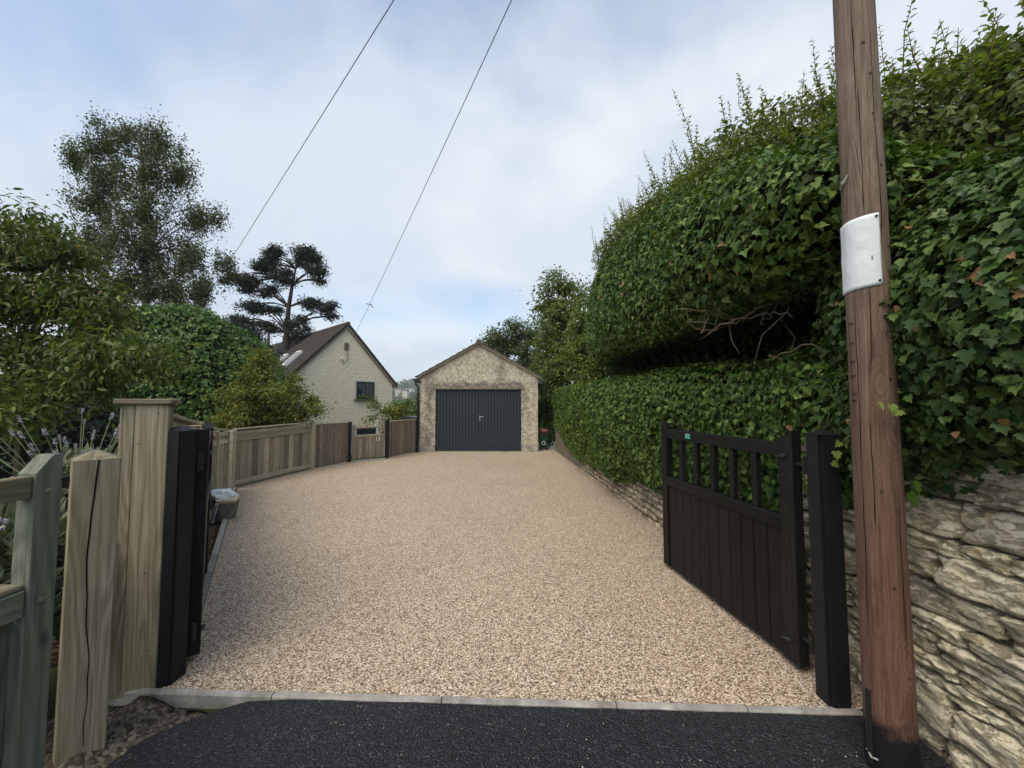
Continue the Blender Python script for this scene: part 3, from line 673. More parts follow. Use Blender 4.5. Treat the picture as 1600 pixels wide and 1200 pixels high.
# ------------------------------------------------------------------ house beyond the fence
def house():
    a = at(543, 507, 20); rz = math.atan2(.749, .663)
    t = thing('house', 'cream rendered cottage with a steep dark tiled roof behind the fence', 'house', (a[0], a[1], -3), rz); Wm = W[t]
    z0 = 3.0; hw, ap, ev, Ln = 2.69, 5.70 + z0, 2.85 + z0, 11.6
    def wl(mb, n, m, p=t, **k): return mb.build(n, m, p, Wm, **k)
    wl(MB().prism([(-hw, -.6), (hw, -.6), (hw, ev), (0, ap), (-hw, ev)], 0, .3), 'gable_wall', 'house_render')
    wl(MB().box(-hw, -hw + .3, .301, Ln - .301, -.6, ev), 'side_wall', 'house_render'); wl(MB().box(hw - .3, hw, .301, Ln - .301, -.6, ev), 'side_wall', 'house_render')
    wl(MB().prism([(-hw, -.6), (hw, -.6), (hw, ev), (0, ap), (-hw, ev)], Ln - .3, Ln), 'gable_wall', 'house_render')
    k = (ap - ev) / hw
    for s in (-1, 1):
        ex = hw + .22; L = math.hypot(ex, ex * k); nx, nz = k / math.hypot(1, k), 1 / math.hypot(1, k)
        v = []; uv = []
        for y in (-.12, Ln + .12):
            for u in (0, 1): v.append((s * ex * u + s * nx * .11, y, ap - k * ex * u + nz * .11)); uv.append((y, -L * u))
        for y in (-.12, Ln + .12):
            for u in (0, 1): v.append((s * ex * u + s * nx * .01, y, ap - k * ex * u + nz * .01))
        f = [(0, 1, 3, 2), (4, 6, 7, 5), (0, 4, 5, 1), (2, 3, 7, 6), (1, 5, 7, 3), (0, 2, 6, 4)]
        me = mesh('roof', v, f, 'roof_tile'); ul = me.uv_layers.new()
        for li, lp in enumerate(me.loops): ul.data[li].uv = uv[lp.vertex_index % 4]
        r = obj('roof', me, t, Wm)
        wl(MB().prism([(s * .0 + s * nx * .0, ap - .01 + nz * .0), (s * ex, ap - k * ex), (s * ex - s * nx * .1, ap - k * ex - nz * .1), (0, ap - .16)], -.09, -.002), 'barge_board', 'verge_mortar', r)
        g = MB(); g.prism([(s * (ex + .05) + .06 * math.cos(q), ap - k * ex + .0 + .06 * math.sin(q)) for q in np.linspace(math.pi, 2 * math.pi, 8)], -.1, Ln); wl(g, 'gutter', 'black_plastic', r)
        if s == -1:
            for y0 in (1.95, 3.95):
                def rp(x, y, h): return (x - nx * h, y, ap + k * x + nz * h)
                rb = MB()
                xa, xb = -2.15, -1.35
                for (xx0, xx1, yy0, yy1) in ((xa, xb, y0, y0 + .09), (xa, xb, y0 + .55, y0 + .64), (xa, xa + .08, y0 + .09, y0 + .55), (xb - .08, xb, y0 + .09, y0 + .55)):
                    vv = [rp(xx, yy, h) for h in (.1, .24) for xx, yy in ((xx0, yy0), (xx1, yy0), (xx1, yy1), (xx0, yy1))]
                    rb.add(vv, [(0, 1, 2, 3), (4, 5, 6, 7), (0, 1, 5, 4), (1, 2, 6, 5), (2, 3, 7, 6), (3, 0, 4, 7)])
                w_ = wl(rb, 'roof_window', 'white_plastic', r)
    wl(MB().tube([(0, -.13, ap + .1), (0, Ln + .1, ap + .1)], .11, 10), 'ridge', 'ridge_tile')
    wl(MB().box(-.45, .45, 7.6, 8.3, ap - .5, ap + .35), 'chimney', 'ridge_tile')
    wl(MB().box(-.14, .08, -.03, -.001, 4.39 + z0, 4.8 + z0), 'vent', 'sill_stone')
    wl(MB().tube([(-.26, -.001, 3.92 + z0), (-.26, -.14, 3.92 + z0)], .05, 10), 'cable_bracket', 'white_plastic')
    wl(MB().tube([(-.26, -.1, 3.92 + z0), (-.2, -.04, 3.7 + z0), (.02, -.025, 3.86 + z0), (.06, -.025, 4.3 + z0)], .014, 5), 'cable_drop', 'cable_grey')
    def window(xa, xb, za, zb, nx_, nz_, fm):
        f = MB().prism([(xa, za), (xb, za), (xb, zb), (xa, zb)], -.012, -.001); w = wl(f, 'window', 'window_black')
        fr = MB()
        for bx in ((xa - .0, xa + .07, za, zb), (xb - .07, xb, za, zb), (xa + .07, xb - .07, za, za + .07), (xa + .07, xb - .07, zb - .07, zb)): fr.box(bx[0], bx[1], -.05, -.013, bx[2], bx[3])
        wl(fr, 'frame', fm, w)
        ww, hh = (xb - xa - .14) / nx_, (zb - za - .14) / nz_
        for i in range(nx_):
            for j in range(nz_):
                wl(MB().box(xa + .07 + ww * i + .012, xa + .07 + ww * (i + 1) - .012, -.022, -.0125, za + .07 + hh * j + .012, za + .07 + hh * (j + 1) - .012), 'pane', 'window_glass', w)
        for i in range(1, nx_): wl(MB().box(xa + .07 + ww * i - .0115, xa + .07 + ww * i + .0115, -.04, -.0125, za + .071, zb - .071), 'glazing_bar', 'anthracite', w)
        return w
    w = window(.56, 1.56, 1.86 + z0, 2.79 + z0, 4, 3, 'window_black')
    wl(MB().box(.44, 1.68, -.12, -.0005, 1.76 + z0, 1.845 + z0), 'sill', 'sill_stone', w)
    wl(MB().box(.44, .555, -.02, -.0005, 1.85 + z0, 2.86 + z0), 'surround', 'frame_white', w); wl(MB().box(.556, 1.6, -.02, -.0005, 2.795 + z0, 2.86 + z0), 'surround', 'frame_white', w)
    w = window(.6, 1.7, -1.0 + z0, .32 + z0, 3, 2, 'window_black')
    wl(MB().box(.47, .598, -.03, -.0005, -1.1 + z0, .36 + z0), 'surround', 'white_plastic', w); wl(MB().box(1.702, 1.82, -.03, -.0005, -1.1 + z0, .36 + z0), 'surround', 'white_plastic', w)
    # flowers in the upper window box
    P = np.array([(rng.uniform(.62, 1.55), -.09 + rng.normal(0, .03), 1.9 + z0 + abs(rng.normal(0, .09))) for _ in range(240)]); P = np.array([tuple(Wm @ Vector(q)) for q in P])
    pl = thing('window_box_plant', 'trailing green plant in the sill of the upper cottage window', 'plant', tuple(Wm @ Vector((1.06, -.1, 1.85 + z0))))
    foliage(pl, P, rng.normal(0, 1, P.shape) + np.array((.5, -.6, .6)), rng.normal(0, 1, P.shape), rng.uniform(.05, .1, len(P)), 'kite', 'lime_leaf')
    return Wm @ Vector((-.26, -.14, 3.92 + z0))
BRACKET = house()
#PART3
# ------------------------------------------------------------------ near left: posts, neighbour's gate
def pyramid_post(name, label, cx, cy, w, d, h, rz, mat, rise=.05, cham=.006, parent_cat='post', crack=False, capmat=None):
    t = thing(name, label, parent_cat, (cx, cy, -.08), rz)
    bm = bmesh.new(); bmesh.ops.create_cube(bm, size=1)
    for v in bm.verts: v.co = (v.co.x * w, v.co.y * d, (v.co.z + .5) * (h + .08))
    bmesh.ops.bevel(bm, geom=[e for e in bm.edges if abs(e.verts[0].co.z - e.verts[1].co.z) > .1], offset=cham, segments=2, affect='EDGES')
    bmesh.ops.delete(bm, geom=[f for f in bm.faces if f.normal.z > .9], context='FACES')
    me = bpy.data.meshes.new('shaft'); bm.to_mesh(me); bm.free(); me.materials.append(M[mat]); obj('shaft', me, t, W[t])
    H_ = h + .08; a, b = w / 2 + .001, d / 2 + .001
    MB().add([(-a, -b, H_), (a, -b, H_), (a, b, H_), (-a, b, H_), (0, 0, H_ + rise)], [(0, 1, 4), (1, 2, 4), (2, 3, 4), (3, 0, 4), (3, 2, 1, 0)]).build('pointed_top', capmat or mat, t, W[t])
    if crack:
        n = 40; v = []; f = []
        for i in range(n):
            z = .12 + (H_ - .12) * i / (n - 1); xx = .012 * math.sin(z * 5.) + .008 * mnoise.noise(Vector((z * 7, 0, 0))) - .005; ww = .0035 * (.35 + .65 * z / H_)
            v += [(xx - ww, -d / 2 - .0012, z), (xx + ww, -d / 2 - .0012, z)]
        f = [(2 * i, 2 * i + 1, 2 * i + 3, 2 * i + 2) for i in range(n - 1)]
        MB().add(v, f).build('drying_crack', 'dark_core', t, W[t])
    return t
# big pointed post, its broad face towards the road
n2 = Vector((.784, -.62)); pc = Vector((-1.905, 1.785)) - n2 * .077
pyramid_post('gate_post', 'broad weathered post with a pointed top and a long drying crack', pc.x, pc.y, .153, .153, 1.297, math.atan2(n2.x, -n2.y), 'near_wood', .045, .006, crack=True)
# tall boxed pillar
def pillar():
    t = thing('gate_pillar', 'tall boxed timber pillar with a flat cap behind the black gate post', 'post', (-2.07, 2.28, -.05))
    dv = Vector((.96, .28, 0)).normalized(); nv = Vector((.28, -.96, 0)).normalized(); o = Vector((-2.17, 2.15, 0))
    def Q(s, z, k=0): return o + dv * s + nv * k + Vector((0, 0, z))
    timber('face_board', Q(.137, -.03), Q(.137, 1.55), .155, .026, 'near_wood', t, nv)
    timber('face_board', Q(.03, -.03, -.004), Q(.03, 1.55, -.004), .052, .024, 'near_wood', t, nv)
    timber('side_board', Q(-.008, -.03, -.03), Q(-.008, 1.55, -.03), .06, .018, 'near_wood', t, -dv)
    timber('back_board', Q(.105, -.03, -.045), Q(.105, 1.55, -.045), .205, .024, 'near_wood', t, nv)
    timber('cap', Q(-.035, 1.568, -.02), Q(.235, 1.568, -.02), .1, .032, 'near_wood', t, (0, 0, 1), .006)
    for x, z in ((-2.0, 1.5), (-2.165, 1.5), (-2.09, 1.33), (-2.06, .62), (-2.03, .62), (-2.0, .2)):
        MB().tube([Q(x + 2.17, z, .0135), Q(x + 2.17, z, .012)], .004, 8).build('nail', 'dark_iron', t)
pillar()
# neighbour's small gate: stile with a slanted top, rails, boards
def small_gate():
    fx = -1.83; nrm = (1, .12, 0)
    t = thing('field_gate', 'greenish timber gate with a slanted stile and bolted rails at the picture edge', 'gate', (-1.95, 1.4, -.05))
    def P(s, z, o=0): return Vector((fx - .02 * s - o, 1.58 - s, z))      # s: distance from the hinge side towards the camera
    v = []; w = .085; th = .07
    prof = [(0, -.05), (w, -.05), (w, 1.285), (.03, 1.352), (0, 1.352)]
    m = MB(); m.add([P(s, z, 0) for s, z in prof] + [P(s, z, th) for s, z in prof], [(0, 1, 2, 3, 4), (9, 8, 7, 6, 5)] + [(i, i + 5, (i + 1) % 5 + 5, (i + 1) % 5) for i in range(5)])
    st = m.build('stile', 'green_wood', t)
    me = st.data
    for z in (1.21, .79):
        q = P(w * .5, z); MB().add(*ball(q, .014, (.5, 1, .9))).build('bolt', 'green_wood', t, smooth=True)
    timber('top_rail', P(w + .002, 1.235, .03), P(w + .85, 1.235, .03), .085, .045, 'near_wood', t, nrm)
    timber('middle_rail', P(w + .002, .80, .03), P(w + .85, .80, .03), .1, .045, 'green_wood', t, nrm)
    timber('ledge', P(w + .003, .863, .06), P(w + .85, .863, .06), .09, .02, 'near_wood', t, (0, 0, 1))
    timber('bottom_rail', P(w + .002, .1, .03), P(w + .85, .1, .03), .1, .045, 'green_wood', t, nrm)
    for i in range(6): timber('board', P(w + .07 + .135 * i, -.02, .055), P(w + .07 + .135 * i, .745, .055), .13, .022, 'green_wood', t, nrm)
    for z in (1.225, .81): timber('hinge_strap', P(-.002, z, .06), P(-.075, z, .06), .05, .02, 'dark_iron', t, nrm)
def ball(c, r, s=(1, 1, 1), n=8, m=5):
    v = [(c[0], c[1], c[2] + r * s[2])]; f = []
    for i in range(1, m):
        a = math.pi * i / m
        for k in range(n): b = 2 * math.pi * k / n; v.append((c[0] + r * s[0] * math.sin(a) * math.cos(b), c[1] + r * s[1] * math.sin(a) * math.sin(b), c[2] + r * s[2] * math.cos(a)))
    v.append((c[0], c[1], c[2] - r * s[2])); L = len(v) - 1
    f += [(0, 1 + k, 1 + (k + 1) % n) for k in range(n)]
    for i in range(m - 2):
        for k in range(n): f.append((1 + i * n + k, 1 + (i + 1) * n + k, 1 + (i + 1) * n + (k + 1) % n, 1 + i * n + (k + 1) % n))
    f += [(L, 1 + (m - 2) * n + (k + 1) % n, 1 + (m - 2) * n + k) for k in range(n)]
    return v, f
small_gate()

# ------------------------------------------------------------------ the black driveway gates and their posts
pyramid_post('gate_post', 'square black painted gate post beside the tall timber pillar', -1.945, 2.262, .112, .118, 1.40, 0, 'black_post', .03, .01)
pyramid_post('gate_post', 'square black painted gate post with chipped paint next to the utility pole', 1.688, 2.103, .118, .118, 1.39, 0, 'black_post', .028, .018)
def drive_gate(label, p0, p1, side, sign):
    """p0 hinge end, p1 free end, side: unit normal of the boarded face seen from the drive"""
    p0 = Vector((*p0, 0)); p1 = Vector((*p1, 0)); d = (p1 - p0); L = d.length; d.normalize(); n = Vector(side)
    t = thing('driveway_gate', label, 'gate', tuple((p0 + p1) / 2), group='pair of black driveway gates')
    def P(s, z, o=0): return p0 + d * s + n * o + Vector((0, 0, z))
    def stile(s0, s1, h0, h1):
        m = MB(); q = [(s0, .035), (s1, .035), (s1, h1), (s0, h0)]
        m.add([P(s, z, .035) for s, z in q] + [P(s, z, -.035) for s, z in q], [(0, 1, 2, 3), (7, 6, 5, 4)] + [(i, i + 4, (i + 1) % 4 + 4, (i + 1) % 4) for i in range(4)])
        o = m.build('stile', 'gate_paint', t); bevel(o, .005)
    stile(0, .105, 1.40, 1.335); stile(L - .09, L, 1.335, 1.385)
    timber('top_rail', P(.106, 1.275), P(L - .091, 1.275), .085, .055, 'gate_paint', t, n)
    timber('middle_rail', P(.106, .83, .004), P(L - .091, .83, .004), .085, .056, 'gate_paint', t, n)
    timber('bottom_rail', P(.106, .12, -.02), P(L - .091, .12, -.02), .12, .03, 'gate_paint', t, n)
    for i in range(5):
        s = .105 + (L - .195) * (i + 1) / 6; timber('spindle', P(s, .873), P(s, 1.232), .045, .042, 'gate_paint', t, n)
    nb = 11; w = (L - .195) / nb
    for i in range(nb): timber('board', P(.105 + w * (i + .5), .04, .008), P(.105 + w * (i + .5), .787, .008), w - .006, .024, 'gate_paint', t, n, .005)
    for s, z in ((.06, 1.24), (.07, .16)):
        m = MB(); m.add(*ball(P(s, z, .038), .016)); m.tube([P(s - .03, z + .005, .04), P(s + .035, z - .005, .046)], .008, 6); m.build('hinge_bolt', 'dark_iron', t)
    for z in (1.2, .2):
        m = MB(); m.tube([P(-.055, z, 0), P(.02, z, 0)], .011, 8); m.tube([P(-.055, z - .05, 0), P(-.055, z + .05, 0)], .013, 8); m.build('hinge', 'dark_iron', t)
    if sign:
        q = P(L - .44, 1.277, .0285); m = MB(); a = d * .033; u = Vector((0, 0, .02)); k = n * .002
        m.add([q - a - u, q + a - u, q + a + u, q - a + u] + [q - a - u + k, q + a - u + k, q + a + u + k, q - a + u + k], [(3, 2, 1, 0), (4, 5, 6, 7), (0, 1, 5, 4), (1, 2, 6, 5), (2, 3, 7, 6), (3, 0, 4, 7)])
        lb = m.build('maker_label', 'teal_label', t); tag(lb, 'small green maker label with a pale border')
        m = MB(); q2 = q + k * 1.3
        for (ax0, ax1, az0, az1) in ((-1, 1, .86, 1), (.9, 1, -1, .86)):
            m.add([q2 + a * x + u * z for x, z in ((ax0, az0), (ax1, az0), (ax1, az1), (ax0, az1))], [(0, 1, 2, 3)])
        m.build('label_border', 'white_plastic', lb)
def bevel(o, w):
    bm = bmesh.new(); bm.from_mesh(o.data); bmesh.ops.bevel(bm, geom=list(bm.edges), offset=w, segments=1, affect='EDGES'); bm.to_mesh(o.data); bm.free()
a, b = Vector((1.653, 2.292)), Vector((1.457, 3.778)); d = (b - a).normalized(); n = Vector((-d.y, d.x))
drive_gate('black boarded driveway gate with open spindles, swung back against the ivy wall', a - n * .035, b - n * .035, (n.x, n.y, 0), True)
a, b = Vector((-1.93, 2.405)), Vector((-2.83, 3.60)); d = (b - a).normalized(); n = Vector((d.y, -d.x))
drive_gate('black driveway gate seen edge on beside the tall timber pillar', a, b, (n.x, n.y, 0), False)

# ------------------------------------------------------------------ the fence along the drive
def fpost(label, x, y, h, mat='fence_wood', w=.1, rz=0, cap=False):
    t = thing('fence_post', label, 'fence post', (x, y, -.05), rz)
    obj('shaft', cbox(w, w, h + .05, .006, mat), t, W[t])
    if cap: obj('cap', cbox(w + .02, w + .02, .02, .004, mat), t, W[t] @ Matrix.Translation((0, 0, h + .0505)))
    return t
def framed_panel(label, p0, p1, h0, h1, nb, nrm):
    """boards in a frame with an open rail and a capping on top"""
    p0 = Vector((*p0, 0)); p1 = Vector((*p1, 0)); d = (p1 - p0); L = d.length; d.normalize(); n = Vector((*nrm, 0)).normalized()
    t = thing('timber_fence', label, 'fence', tuple((p0 + p1) / 2), group='framed fence panels along the drive')
    def P(s, z, o=0): return p0 + d * s + n * o + Vector((0, 0, z))
    def H(s): return h0 + (h1 - h0) * s / L
    timber('capping', P(0, h0), P(L, h1), .1, .03, 'fence_wood', t, (0, 0, 1))
    timber('top_rail', P(0, h0 - .065, .012), P(L, h1 - .065, .012), .06, .022, 'fence_wood', t, n)
    timber('second_rail', P(0, h0 - .19, .012), P(L, h1 - .19, .012), .07, .03, 'fence_wood', t, n)
    timber('backing_board', P(0, h0 - .125, -.02), P(L, h1 - .125, -.02), .09, .016, 'fence_wood', t, n)
    timber('bottom_rail', P(0, .09, .012), P(L, .09, .012), .09, .03, 'fence_wood', t, n)
    timber('gravel_board', P(0, .02, -.02), P(L, .02, -.02), .1, .02, 'fence_wood', t, n)
    w = L / nb
    for i in range(nb):
        s = w * (i + .5); timber('board', P(s, .10, -.012), P(s, H(s) - .20, -.012 + (.004 if i % 2 else 0)), w - .004, .016, 'board_wood' if i % 3 == 0 else 'fence_wood', t, n, .003)
def close_panel(label, p0, p1, h, nb, nrm, z0=.03):
    p0 = Vector((*p0, 0)); p1 = Vector((*p1, 0)); d = (p1 - p0); L = d.length; d.normalize(); n = Vector((*nrm, 0)).normalized()
    t = thing('timber_fence', label, 'fence', tuple((p0 + p1) / 2), group='close boarded fence panels')
    def P(s, z, o=0): return p0 + d * s + n * o + Vector((0, 0, z))
    w = L / nb
    timber('capping', P(0, h + .012), P(L, h + .012), .06, .022, 'fence_wood', t, (0, 0, 1))
    for z in (.25, h - .25): timber('rail', P(0, z, -.045), P(L, z, -.045), .08, .035, 'board_wood', t, n)
    for i in range(nb):
        s = w * (i + .5); q = timber('board', P(s, z0, .006 * (i % 2)), P(s, h, .006 * (i % 2)), w * .96, .018, 'board_wood', t, n, .003)
        timber('batten', P(w * i + w * .06, z0 + .002, .021), P(w * i + w * .06, h - .002, .021), .022, .016, 'board_wood', q, n, .002)
FA = Vector((-2.30, 2.45)); FB = Vector((-5.12, 6.93)); fd = (FB - FA); fn = (fd.y, -fd.x)
hs = [1.5, 1.36, 1.2, 1.1]
for i in range(3):
    a = FA.lerp(FB, i / 3); b = FA.lerp(FB, (i + 1) / 3); d = (b - a).normalized() * .055
    framed_panel(['framed fence panel with a sloping cap directly behind the black gate', 'middle framed fence panel beside the narrow planting bed', 'framed fence panel behind the white bag and tub'][i], a + d, b - d, hs[i], hs[i + 1], 11, fn)
    fpost(['square fence post hidden behind the tall timber pillar', 'square fence post between the first two sloping panels', 'square fence post a panel short of the fence corner'][i], a.x, a.y, hs[i] - .02, rz=math.atan2(fd.y, fd.x))
fpost('pale square fence post ending the sloping panels at the corner', FB.x, FB.y, 1.07, rz=math.atan2(fd.y, fd.x))
G0, G1, G2, G3, G4 = Vector((-5.2, 7.18)), Vector((-4.86, 9.40)), Vector((-4.42, 10.52)), Vector((-3.61, 11.16)), Vector((-3.13, 12.62))
fpost('square fence post starting the long panel under the ochre shrub', G0.x, G0.y, 1.08, rz=.1)
d = (G1 - G0).normalized() * .055
framed_panel('long framed fence panel in front of the ochre shrub', G0 + d, G1 - d, 1.09, 1.12, 15, ((G1 - G0).y, -(G1 - G0).x))
fpost('square fence post between the long framed panel and the brown boards', G1.x, G1.y, 1.13, w=.12, rz=.1)
for i, (q, lb) in enumerate(((G2, 'slim black post on the hinge side of the small numbered gate'), (G3, 'slim black post on the latch side of the small numbered gate'), (G4, 'slim black post against the corner of the garage'))):
    fpost(lb, q.x, q.y, 1.09 + .02 * i, 'black_post', .09, .6)
d = (G2 - G1).normalized() * .065; close_panel('brown close boarded panel beside the small numbered gate', G1 + d, G2 - d, 1.06, 9, ((G2 - G1).y, -(G2 - G1).x))
d = (G4 - G3).normalized() * .055; close_panel('brown close boarded panel between the small gate and the garage', G3 + d, G4 - d, 1.06, 9, ((G4 - G3).y, -(G4 - G3).x))
def garden_gate():
    d = (G3 - G2).normalized(); a = G2 + d * .075; b = G3 - d * .075; L = (b - a).length; n = Vector((d.y, -d.x, 0)); p0 = Vector((*a, 0)); d = Vector((*d, 0))
    t = thing('garden_gate', 'small boarded garden gate with house number thirteen between two black posts', 'gate', tuple(p0 + d * L / 2))
    def P(s, z, o=0): return p0 + d * s + n * o + Vector((0, 0, z))
    timber('stile', P(.035, .08), P(.035, 1.0), .07, .045, 'board_wood', t, n); timber('stile', P(L - .035, .08), P(L - .035, 1.02), .07, .045, 'board_wood', t, n)
    timber('top_rail', P(.071, .92), P(L - .071, .92), .05, .04, 'board_wood', t, n); timber('middle_rail', P(.071, .69), P(L - .071, .69), .06, .045, 'fence_wood', t, n)
    timber('bottom_rail', P(.071, .2, -.02), P(L - .071, .2, -.02), .08, .025, 'board_wood', t, n)
    w = (L - .142) / 8
    for i in range(8): timber('board', P(.071 + w * (i + .5), .08, .006), P(.071 + w * (i + .5), .657, .006), w - .005, .02, 'board_wood', t, n, .003)
    timber('latch', P(L - .12, .76, .03), P(L - .02, .76, .03), .02, .015, 'dark_iron', t, n)
    cu = bpy.data.curves.new('house_number', 'FONT'); cu.body = '13'; cu.size = .15; cu.align_x = 'CENTER'; cu.extrude = .004; cu.materials.append(M['white_plastic'])
    m = Matrix((d, Vector((0, 0, 1)), n)).transposed().to_4x4(); m.translation = P(L - .2, .53, .022)
    tmp = bpy.data.objects.new('tmp', cu); C.objects.link(tmp); bpy.context.view_layer.update()
    me = bpy.data.meshes.new_from_object(tmp.evaluated_get(bpy.context.evaluated_depsgraph_get())); bpy.data.objects.remove(tmp)
    tag(obj('house_number', me, t, m), 'white numerals 13')
    q = MB(); c = [P(-.05, 0, -.1), P(L + .05, 0, -.1), P(L + .05, 0, .14), P(-.05, 0, .1)]
    q.add([x + Vector((0, 0, -.05)) for x in c] + [x + Vector((0, 0, .018)) for x in c], [(3, 2, 1, 0), (4, 5, 6, 7), (0, 1, 5, 4), (1, 2, 6, 5), (2, 3, 7, 6), (3, 0, 4, 7)])
    tag(q.build('threshold_slab', 'concrete'), 'pale concrete threshold slab under the small garden gate', 'step')
garden_gate()

# ------------------------------------------------------------------ utility pole, notice
PX, PY = 1.632, 1.735
def pole():
    t = thing('utility_pole', 'tall weathered brown timber utility pole with a black tarred foot', 'utility pole', (PX, PY, -.05))
    nseg, zs = 72, np.concatenate([np.linspace(-.05, 3.8, 240), np.linspace(3.85, 7.1, 25)])
    cr = [(-2.95, .5, 2.05, .05, 3), (-2.3, 2.38, 3.05, .05, 5), (-2.42, 2.8, 3.9, .05, 8), (-1.6, 2.2, 3.3, .04, 9), (-2.3, 1.75, 2.1, .035, 2), (-2.5, 1.0, 1.5, .05, 4), (-1.5, .5, 1.2, .05, 6)]
    def on(a, z, o=0):
        r = (.087 - .0035 * z) * (1 + .02 * mnoise.noise(Vector((math.cos(a) * 1.5, math.sin(a) * 1.5, z * .6))) + .008 * mnoise.noise(Vector((a * 9, z * .8, 3)))) + o
        return Vector((PX + r * math.cos(a), PY + r * math.sin(a), z))
    v = []
    for z in zs:
        r = .087 - .0035 * z
        for k in range(nseg):
            a = 2 * math.pi * k / nseg - math.pi; rr = r * (1 + .02 * mnoise.noise(Vector((math.cos(a) * 1.5, math.sin(a) * 1.5, z * .6))) + .008 * mnoise.noise(Vector((a * 9, z * .8, 3))))
            for ca, z0, z1, w, sd in cr:
                if z0 < z < z1:
                    da = a - ca - .10 * mnoise.noise(Vector((z * 2.2, sd, 0))) - .03 * mnoise.noise(Vector((z * 9, sd, 4)))
                    e = 0
            v.append((PX + rr * math.cos(a), PY + rr * math.sin(a), z))
    f = [(i * nseg + k, i * nseg + (k + 1) % nseg, (i + 1) * nseg + (k + 1) % nseg, (i + 1) * nseg + k) for i in range(len(zs) - 1) for k in range(nseg)]
    f.append(tuple(range((len(zs) - 1) * nseg, len(zs) * nseg)))
    obj('shaft', mesh('shaft', v, f, 'pole_wood', True), t)
    for ca, z0, z1, w, sd in cr:
        n = 90; v = []
        for i in range(n):
            z = z0 + (z1 - z0) * i / (n - 1); a = ca + .10 * mnoise.noise(Vector((z * 2.2, sd, 0))) + .035 * mnoise.noise(Vector((z * 9, sd, 4))); e = min(1, i / 12, (n - 1 - i) / 12)
            ww = .0026 * e * (.6 + .5 * mnoise.noise(Vector((z * 6, sd, 9)))) / .085
            v += [on(a - ww, z, .0009), on(a + ww, z, .0009)]
        obj('drying_crack', mesh('drying_crack', v, [(2 * i, 2 * i + 1, 2 * i + 3, 2 * i + 2) for i in range(n - 1)], 'dark_core'), t)
    MB().box(PX - .25, PX + .25, PY - .03, PY + .03, 6.85, 6.95).build('cross_arm', 'pole_wood', t)
    for z in (1.92, 1.83, 1.745, 1.68, 1.6, 1.57):                 # staples along the left side
        a = -3.2; MB().tube([on(a - .1, z, -.002), on(a - .1, z, .005), on(a + .14, z + .002, .005), on(a + .14, z + .002, -.002)], .0022, 5).build('staple', 'dark_iron', t)
    m = MB(); m.tube([on(-3.5, 2.565, .003), on(-3.25, 2.585, .004), on(-3.1, 2.595, .004), on(-2.95, 2.61, .004)], [.008, .012, .006, .003], 6); m.build('cable_clip', 'concrete', t)
    for a, z in ((-1.7, 3.05), (-1.35, 2.62), (-1.65, 2.86), (-1.98, 3.2), (-1.55, 1.66), (-2.2, 1.18), (-1.9, .78), (-1.45, .42)):
        v, f = ball(on(a, z, -.0095), .0125, (1, 1, 1.3)); MB().add(v, f).build('knot', 'bark', t, smooth=True)
    m = MB(); m.tube([on(-3.1, .32, .006), on(-3.1, .02, .008)], .011, 7); m.build('wire_cover', 'dark_iron', t)
    m = MB(); m.tube([on(-3.2, .07, .012), on(-2.95, .055, .02), on(-2.75, .06, .014)], .004, 6); m.build('tie', 'concrete', t)
    # notice
    n = thing('paper_notice', 'blank white paper notice nailed round the utility pole', 'notice', tuple(on(-1.9, 2.2, .003)))
    a0, a1, z0, z1 = -3.8, -1.69, 2.075, 2.40; ru = 26; rv = 20; vv = []
    for j in range(rv + 1):
        for i in range(ru + 1):
            u = i / ru; w = j / rv; a = a0 + (a1 - a0) * u; z = z0 + (z1 - z0) * w - .012 * (1 - u)
            o = .003 + .002 * mnoise.noise(Vector((u * 4, w * 5, 1))) + .0012 * mnoise.noise(Vector((u * 11, w * 9, 4))) + (.005 * (1 - u / .1) ** 2 if u < .1 else 0)
            vv.append(on(a, z, o))
    ff = [(j * (ru + 1) + i, j * (ru + 1) + i + 1, (j + 1) * (ru + 1) + i + 1, (j + 1) * (ru + 1) + i) for j in range(rv) for i in range(ru)]
    me = mesh('sheet', vv, ff, 'paper', True); sh = obj('sheet', me, n); md = sh.modifiers.new('thickness', 'SOLIDIFY'); md.thickness = .0003
    for z in (z1 - .015, z0 + .02):
        MB().add(*ball(on(a1 - .14, z, .005), .0055)).build('nail', 'dark_iron', n, smooth=True)
    MB().box(-.0015, .0015, -.0006, .0006, -.009, .009).build('ink_mark', 'dark_iron', n, Matrix.Translation(on(-2.1, 2.2, .0058)) @ Matrix.Rotation(-2.1 + math.pi / 2, 4, 'Z'))
    return Vector((PX, PY, 7.0))
PT = pole()
def cable(name, label, a, b, sag, r=.0058):
    a = Vector(a); b = Vector(b); pts = [a.lerp(b, i / 24) - Vector((0, 0, sag * 4 * (i / 24) * (1 - i / 24))) for i in range(25)]
    c = thing(name, label, 'cable', tuple(a)); MB().tube(pts, r, 6).build('wire', 'cable_grey', c, smooth=True); return c, pts
c, pts = cable('overhead_cable', 'overhead cable running from the pole to the cottage gable, with a small clip', PT + Vector((-.1, 0, 0)), BRACKET, .1)
q = pts[15]; m = MB(); m.tube([q + Vector((-.12, 0, .02)), q + Vector((.02, 0, 0)), q + Vector((.13, 0, -.12))], .012, 6); m.add(*ball(q + Vector((.06, 0, -.02)), .022)); m.build('clip', 'black_plastic', c)
cable('overhead_cable', 'bare overhead cable running from the pole into the birch tree', PT + Vector((-.2, 0, -.02)), at(318, 472, 15), .05)

